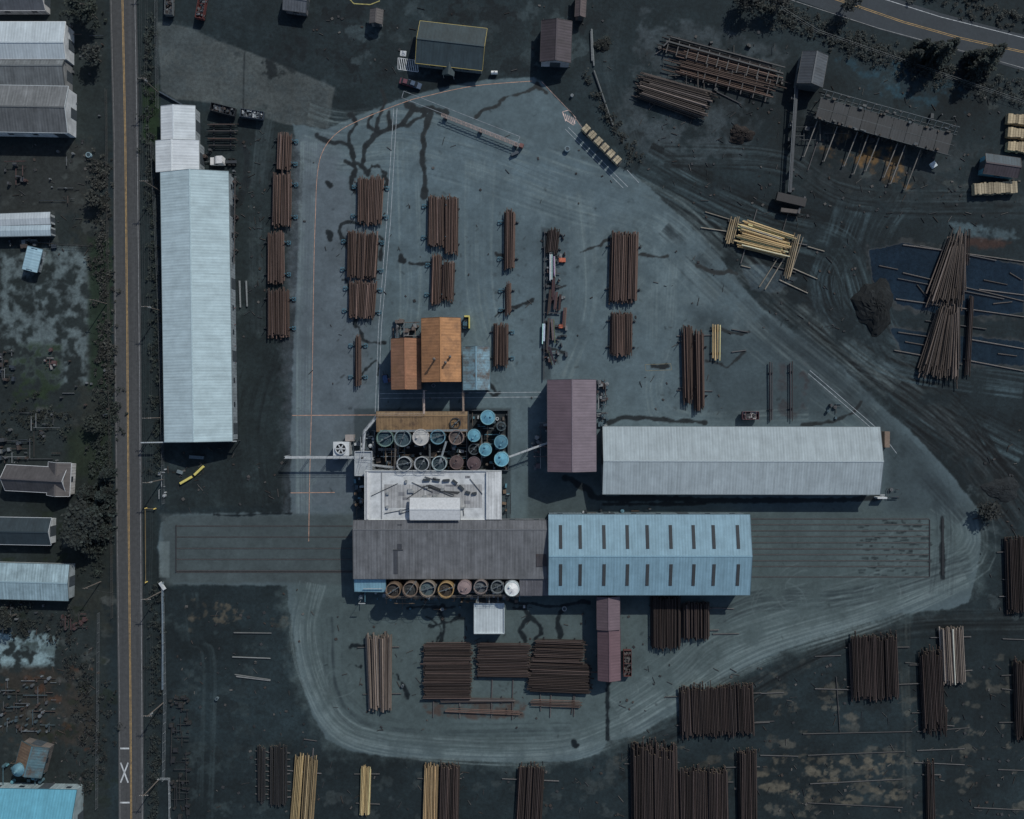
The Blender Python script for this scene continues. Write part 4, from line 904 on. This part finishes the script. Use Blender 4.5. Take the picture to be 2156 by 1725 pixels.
for (px,py,hh,rr,c,nm) in ((1194,316,1.0,.8,(120,150,165),'water_trough'),(1041,156,1.2,.8,(200,206,210),'propane_tank'),(913,812,.8,.6,(120,140,156),'steel_drum'),(1964,348,.6,1.1,(180,195,202),'white_crate'),(1188,1281,.8,.7,(160,170,176),'hose_reel'),(189,328,.8,.8,(140,176,188),'steel_drum'),(458,1470,.8,.5,(90,110,120),'steel_drum'),(848,1443,.8,.4,(90,100,108),'steel_drum'),(1204,203,.8,.4,(150,160,166),'steel_drum'),(1047,882,1,.5,(190,196,200),'steel_drum')):
    mb=MB(); x,y=W(px,py)
    if nm=='white_crate': mb.box(x,y,.3,1.8,1.8,.6,.6,C(*c)); mb.box(x,y,.65,1.5,.2,.1,.6,C(150,160,166))
    elif nm=='propane_tank': mb.cyl((x-1,y,.9),(x+1,y,.9),.55,None,14,C(*c)); mb.box(x-.6,y,.25,.2,.8,.5,0,STL); mb.box(x+.6,y,.25,.2,.8,.5,0,STL); mb.cyl((x,y,1.4),(x,y,1.65),.15,None,8,STL)
    else: mb.cyl((x,y,0),(x,y,hh),rr,None,18,C(*c)); mb.ring(x,y,hh,rr+.05,rr-.15,.08,18,C(*[v*.8 for v in c])); mb.cyl((x,y,hh),(x,y,hh+.03),rr-.2,None,14,C(40,60,70))
    mb.obj(nm)
mb=MB()
for yy in list(range(385,560,36)): mb.beam((*W(482,yy),1.2),(*W(503,yy),1.2),.3,.3,C(78,66,64)); mb.beam((*W(502,yy),0),(*W(502,yy),3),.25,.25,C(70,66,66)); mb.beam((*W(484,yy+14),1.4),(*W(500,yy+12),1.4),.5,.3,C(52,56,60))
mb.beam((*W(502,380),2.8),(*W(500,560),2.8),.25,.25,C(70,66,66))
for yy in (655,690,735,770,810,850): mb.beam((*W(488,yy),1.2),(*W(499,yy-6),1.2),.25,.25,C(96,62,62))
mb.beam((*W(310,931),4),(*W(508,928),4),.35,.4,C(150,160,166)); mb.cyl((*W(506,928),0),(*W(506,928),4),.15,None,8,STL); mb.cyl((*W(312,931),0),(*W(312,931),4),.15,None,8,STL)
mb.obj('storage_rack')
mb=MB(); mb.box(*W(1860,925),1.2,1.6,5,2.4,0,C(120,100,84),M_steel); mb.box(*W(1850,1047),1.2,3.0,.5,2.4,0,C(180,186,190)); mb.beam((*W(1846,1041),2),(*W(1856,1041),2),.3,.3,C(150,156,160)); mb.obj('end_platform')
clutter('pallet_pile',1865,1025,1890,1050,8,1,GR,41,1); clutter('pallet_pile',1740,850,1770,885,7,1.5,[(60,86,98),(70,70,74)],42,1)
clutter('scrap_pile',2,1420,120,1540,90,1.0,[(74,78,82),(100,108,114),(54,52,50),(74,62,56),(60,78,86)],43,1,(.3,.9))
clutter('scrap_pile',0,735,32,800,22,1.2,GR,44,1); clutter('scrap_pile',95,735,118,775,12,1,[(130,130,130),(90,66,66)],45,1)
clutter('scrap_pile',128,1290,185,1325,26,1,[(78,56,56),(60,56,56)],46,1); clutter('scrap_pile',0,925,60,975,24,1.5,GR,47,1); clutter('scrap_pile',5,340,60,400,10,1.8,[(80,58,56),(70,72,76)],48,2)
clutter('scrap_pile',360,1460,400,1720,70,1,[(44,46,50),(50,50,50)],49,1); clutter('scrap_pile',10,1600,100,1660,30,2,[(70,140,156),(60,96,108),(90,76,60)],50,2)
clutter('scrap_pile',5,505,120,520,14,1.2,GR,61,1); clutter('scrap_pile',130,760,230,880,12,1,GR,62,1,(.3,.8)); clutter('scrap_pile',20,860,130,970,20,1,GR,63,1,(.3,.9)); clutter('scrap_pile',60,290,160,430,10,1,GR,64,1,(.3,.8)); clutter('scrap_pile',150,55,220,280,10,1,GR,66,1,(.3,.8)); clutter('scrap_pile',0,1270,120,1335,14,1,GR,67,1,(.3,.9))
DB=[(62,60,60),(48,50,54),(80,78,76),(56,48,44),(40,42,46)]
for i,(a,b,c_,d_,n_) in enumerate(((350,940,600,1070,40),(505,280,560,720,50),(650,10,1300,155,50),(360,1240,660,1720,90),(1300,1400,2150,1720,260),(1350,60,1700,400,110),(1450,380,2150,480,90),(2060,900,2156,1300,30),(660,1610,1320,1720,70),(110,1350,200,1700,90),(0,290,220,540,60),(1700,150,2150,420,90),(1600,500,1830,700,40))): debris('timber_scraps',a,b,c_,d_,n_,80+i,DB)
debris('timber_scraps',640,280,1560,880,110,99,[(50,48,50),(70,68,68),(40,40,44)]); debris('timber_scraps',700,1290,1400,1540,80,100,[(50,48,50),(60,54,52),(40,40,44)])
clutter('industrial_scrap',1660,240,2010,300,50,1.8,[(44,52,58),(56,62,68),(70,76,80)],51,2)
clutter('gate_equipment',335,985,350,1050,8,1,[(150,156,160)],52,1)
building('small_trailer',(52,521,84,571),2.6,2.9,'v',-14,(130,172,190),(120,130,134),M_roof)
building('rusty_outbuilding',(36,1567,96,1632),3.5,5,'v',-15,(66,104,116),(90,84,80),M_tealrust,roof2=(104,82,60))
mb=MB(); X,Y=W(38,1622,5); mb.cyl((X,Y,0),(X,Y,5),1.9,None,24,C(60,110,126),M_steel); mb.cyl((X,Y,5),(X,Y,6.2),2.0,.3,24,C(64,118,136),M_steel); mb.cyl((X,Y,6.2),(X,Y,6.6),.3,None,10,C(80,130,144)); mb.obj('silo')

# ---------------------------------------------------------------- fences, poles and wires
def fence(name,pts,h=1.8,step=3,c=(100,106,110)):
    mb=MB(); cc=C(*c)
    for a,b in zip(pts[:-1],pts[1:]):
        A=Vector((*W(*a),0)); B=Vector((*W(*b),0)); l=(B-A).length; n=max(1,int(l/step)); 
        for i in range(n+1): p=A+(B-A)*i/n; mb.cyl((p.x,p.y,0),(p.x,p.y,h),.05,None,6,cc,M_steel)
        for z in (.1,h*.5,h): mb.beam((A.x,A.y,z),(B.x,B.y,z),.05,.05,cc,M_steel)
    mb.obj(name)
fence('chainlink_fence',[(331,0),(334,230)]); fence('chainlink_fence',[(322,300),(337,620),(345,940),(347,1060)]); fence('chainlink_fence',[(345,1225),(350,1480),(347,1640)],1.8,3,(130,140,146)); fence('chainlink_fence',[(1640,20),(1720,70),(1850,115),(2156,220)])
fence('pipe_fence',[(335,1638),(358,1638),(360,1760)],1.2,4,(180,190,196)); fence('board_fence',[(105,515),(200,520)],1.5,2,(60,60,60)); fence('board_fence',[(225,190),(238,1300)],1.2,4,(80,78,74)); fence('wire_fence',[(210,1290),(206,1700)],1.4,3)
mb=MB(); 
for a,b in (((309,1070),(310,1225)),((309,1070),(328,1071))): mb.beam((*W(*a),1.0),(*W(*b),1.0),.12,.14,C(130,108,56))
for p in ((309,1070),(310,1225),(328,1071)): mb.cyl((*W(*p),0),(*W(*p),1.2),.2,None,8,C(210,180,50))
mb.obj('yellow_swing_gate')
mb=MB(); seg2((345,1225),(345,1450),.8,.4,.5,(96,116,130)); seg2((340,1225),(350,1240),1,.8,.8,(180,186,190)); seg2((337,195),(385,222),.5,.4,.6,(60,74,86))
mb.obj('pipeline')
PP=[(331,-60),(333,195),(336,402),(340,655),(342,880),(343,1010),(341,1245),(344,1480),(336,1640)]
tops=[]
for i,(px,py) in enumerate(PP):
    x,y=W(px,py); h=10.5; e=empty('utility_pole',(x,y,0)); b=MB(); b.cyl((0,0,0),(0,0,h),.2,.13,10,C(96,88,82),M_wood); b.obj('post',e)
    b=MB(); b.box(0,0,h-.6,2.6,.14,.16,0,C(100,92,86),M_wood)
    for s_ in (-1.2,-.6,.6,1.2): b.cyl((s_,0,h-.5),(s_,0,h-.25),.06,None,8,C(190,190,190))
    if i%2: b.cyl((.35,0,h-2.6),(.35,0,h-1.6),.25,None,12,C(130,136,140),M_steel)
    b.obj('crossarm',e); tops.append((x,y,h-.25))
b=MB()
for i in range(len(tops)-1):
    for s_ in (-1.2,-.6,.6,1.2):
        A=Vector(tops[i])+Vector((s_,0,0)); B=Vector(tops[i+1])+Vector((s_,0,0)); pr=A
        for k in range(1,9):
            t=k/8; q=A.lerp(B,t)-Vector((0,0,1.2*4*t*(1-t))); b.cyl(tuple(pr),tuple(q),.025,None,4,C(50,54,58),M_steel,False); pr=q
b.obj('power_lines')
for (px,py,qx,qy) in ((205,40,331,-20),(225,640,340,655),(212,1225,341,1245)):
    x,y=W(px,py); e=empty('utility_pole',(x,y,0)); b=MB(); b.cyl((0,0,0),(0,0,9),.18,.12,10,C(96,88,82),M_wood); b.box(0,0,8.5,1.6,.14,.14,0,C(100,92,86),M_wood); b.obj('post',e)
    b=MB(); x2,y2=W(qx,qy); b.cyl((x,y,8.6),(x2,y2,9.6),.03,None,4,C(50,54,58)); b.obj('service_wire')
# ---------------------------------------------------------------- vegetation
def leafq(mb,p,s,c):
    a,b=U(0,6.28),U(-.9,.9); u=Vector((math.cos(a),math.sin(a),b*.5)).normalized()*s; v=Vector((-math.sin(a),math.cos(a),U(-.6,.6))).normalized()*s*.7; p=Vector(p)
    mb.add([tuple(p-u-v),tuple(p+u-v*.4),tuple(p+u*.6+v),tuple(p-u*.7+v)],[(0,1,2,3)],c,M_leaf)
def sh_(cc,s): 
    f=s*U(.7,1.3); return tuple(v*f for v in cc)
def conifer(px,py,r,h,c=(30,42,40),nb=80,name='conifer_tree'):
    x,y=W(px,py,h*.5); e=empty(name,(x,y,0)); t=MB(); t.cyl((0,0,0),(0,0,h),.3,.04,10,C(60,52,48),M_wood); l=MB(); cc=C(*c)
    for i in range(nb):
        tt=(i/nb); z=h*(.12+.86*tt); a=i*2.4+U(-.3,.3); rl=r*(1-tt)**.75*U(.6,1.2)+.3
        tip=(rl*math.cos(a),rl*math.sin(a),z-rl*.25); t.cyl((0,0,z),tip,.06,.02,5,C(56,48,44),M_wood,False)
        k=int(12+rl*14); s=U(.4,1.7)
        for j in range(k):
            f=.15+.85*j/k; p=(tip[0]*f+U(-.35,.35)*(1.2-f)*2,tip[1]*f+U(-.35,.35)*(1.2-f)*2,z-rl*.25*f+U(-.15,.15)); leafq(l,p,U(.12,.32),sh_(cc,s))
    t.obj('trunk_and_limbs',e); l.obj('needles',e)
conifer(1982,112,4.6,11); conifer(2000,98,3.5,9); conifer(1960,105,3.0,8); conifer(2082,122,5.0,11,(34,46,42)); conifer(2062,140,3.6,9); conifer(2100,108,3.2,8); conifer(1930,118,3.2,6); conifer(2050,118,2.5,6); conifer(1945,95,2.2,6)
conifer(200,1080,5.4,8,(32,44,42)); conifer(205,1125,4.6,7,(30,40,38)); conifer(185,1155,4.0,6,(32,40,36)); conifer(178,1040,3.8,6,(30,40,38)); conifer(215,1045,3.6,6); conifer(222,1000,2.8,5); conifer(170,1120,3.4,5)
def broad(px,py,r,h,c,leaves=1500,name='deciduous_tree'):
    x,y=W(px,py,h*.6); e=empty(name,(x,y,0)); t=MB(); l=MB(); cc=C(*c); tips=[]
    def br(p,d,ln,rad,dep):
        q=p+d*ln; t.cyl(tuple(p),tuple(q),rad,rad*.65,6,jc(C(70,66,62),.2),M_wood,False)
        if dep==0: tips.append(q); return
        for _ in range(3 if dep>1 else 4):
            nd=(d+Vector((U(-1,1),U(-1,1),U(-.25,.5)))*.75).normalized(); br(q,nd,ln*U(.6,.85),rad*.6,dep-1)
    br(Vector((0,0,0)),Vector((U(-.1,.1),U(-.1,.1),1)),h*.28,.3,4)
    m=max(math.hypot(q.x,q.y) for q in tips); 
    for _ in range(leaves):
        q=random.choice(tips); leafq(l,(q.x+random.gauss(0,.5),q.y+random.gauss(0,.5),q.z+random.gauss(0,.4)),U(.12,.32),sh_(cc,U(.6,1.4)))
    t.obj('trunk_and_limbs',e); l.obj('leaves',e); s_=r/m; e.scale=(s_,s_,max(.8,min(1.2,s_)))
broad(180,1100,6,8,(34,42,40),3000); broad(170,14,4.5,8,(36,46,40),2500); broad(200,120,3,5,(40,46,44),800); broad(1790,-5,4,7,(38,44,42),900); broad(1640,15,4,6,(32,38,38),1500); broad(1580,0,3.5,6,(32,38,38),1200); broad(20,1300,3,5,(36,42,38),700); broad(205,420,2.5,4,(42,46,42),600); broad(195,900,2.5,4,(34,42,36),600); broad(2085,1075,2.5,4,(28,34,34),500)
def bushes(name,pts,n,sp,c,sz=(.12,.35),hh=1.2):
    mb=MB(); P=[W(*p) for p in pts]; cc=C(*c)
    for k in range(n):
        i=random.randrange(len(P)-1); t=R(); x=P[i][0]*(1-t)+P[i+1][0]*t+random.gauss(0,sp); y=P[i][1]*(1-t)+P[i+1][1]*t+random.gauss(0,sp); r=U(.2,1.0); s=U(.5,1.5)
        mb.cyl((x,y,0),(x+U(-.2,.2),y+U(-.2,.2),hh*.5),.04,.02,4,C(60,54,50),M_wood,False)
        for _ in range(int(16*r)+6): leafq(mb,(x+random.gauss(0,r*.6),y+random.gauss(0,r*.6),U(.1,hh*r+.2)),U(*sz),sh_(cc,s))
    mb.obj(name)
bushes('roadside_bushes',[(205,330),(212,480),(222,700),(226,820)],240,1.6,(46,48,44)); bushes('roadside_bushes',[(225,820),(215,1000),(200,1200)],260,2.2,(34,44,38)); bushes('roadside_bushes',[(320,20),(310,200),(318,400),(325,700),(330,1000)],200,1.0,(32,42,38)); bushes('roadside_bushes',[(325,1230),(330,1480),(325,1720)],120,1,(32,40,38))
bushes('highway_verge_bushes',[(1560,-20),(1660,35),(1800,95),(1950,145),(2156,200)],420,2.6,(32,41,40)); bushes('highway_verge_bushes',[(1920,-20),(2156,45)],90,2.0,(34,40,38)); bushes('yard_bushes',[(30,1240),(60,1330)],40,3,(32,38,34)); bushes('yard_bushes',[(120,1290),(200,1500),(190,1700)],130,3,(34,38,36)); bushes('yard_bushes',[(150,20),(200,40)],40,2,(34,44,38)); bushes('yard_bushes',[(1230,150),(1290,260),(1345,340)],40,.8,(32,38,36)); bushes('yard_bushes',[(20,870),(130,880)],60,3,(34,40,34)); bushes('yard_bushes',[(1262,96),(1272,94)],22,.8,(32,40,36))

# ---------------------------------------------------------------- light, sky, camera
sc=bpy.context.scene
w=bpy.data.worlds.new('World'); sc.world=w; w.use_nodes=True; nt=w.node_tree
sk=nt.nodes.new('ShaderNodeTexSky'); sk.sky_type='NISHITA'; sk.sun_disc=False
az=math.atan2(0.56,0.83); el=math.radians(38)
sk.sun_elevation=el; sk.sun_rotation=az; nt.links.new(sk.outputs[0],nt.nodes['Background'].inputs[0]); nt.nodes['Background'].inputs[1].default_value=0.07
sd=bpy.data.lights.new('sun','SUN'); sd.energy=2.5; sd.angle=math.radians(0.6); sd.color=(1,.975,.90)
so=bpy.data.objects.new('sun',sd); sc.collection.objects.link(so)
dv=Vector((math.sin(az)*math.cos(el),math.cos(az)*math.cos(el),math.sin(el))); so.rotation_euler=dv.to_track_quat('Z','Y').to_euler(); so.location=dv*300
cd=bpy.data.cameras.new('camera'); cd.sensor_width=36; cd.lens=36*H/(2156*S); cd.clip_end=8000; cd.clip_start=1
co=bpy.data.objects.new('camera',cd); co.location=(0,0,H); sc.collection.objects.link(co); sc.camera=co
sc.view_settings.view_transform='Standard'; sc.view_settings.look='None'; sc.view_settings.exposure=0
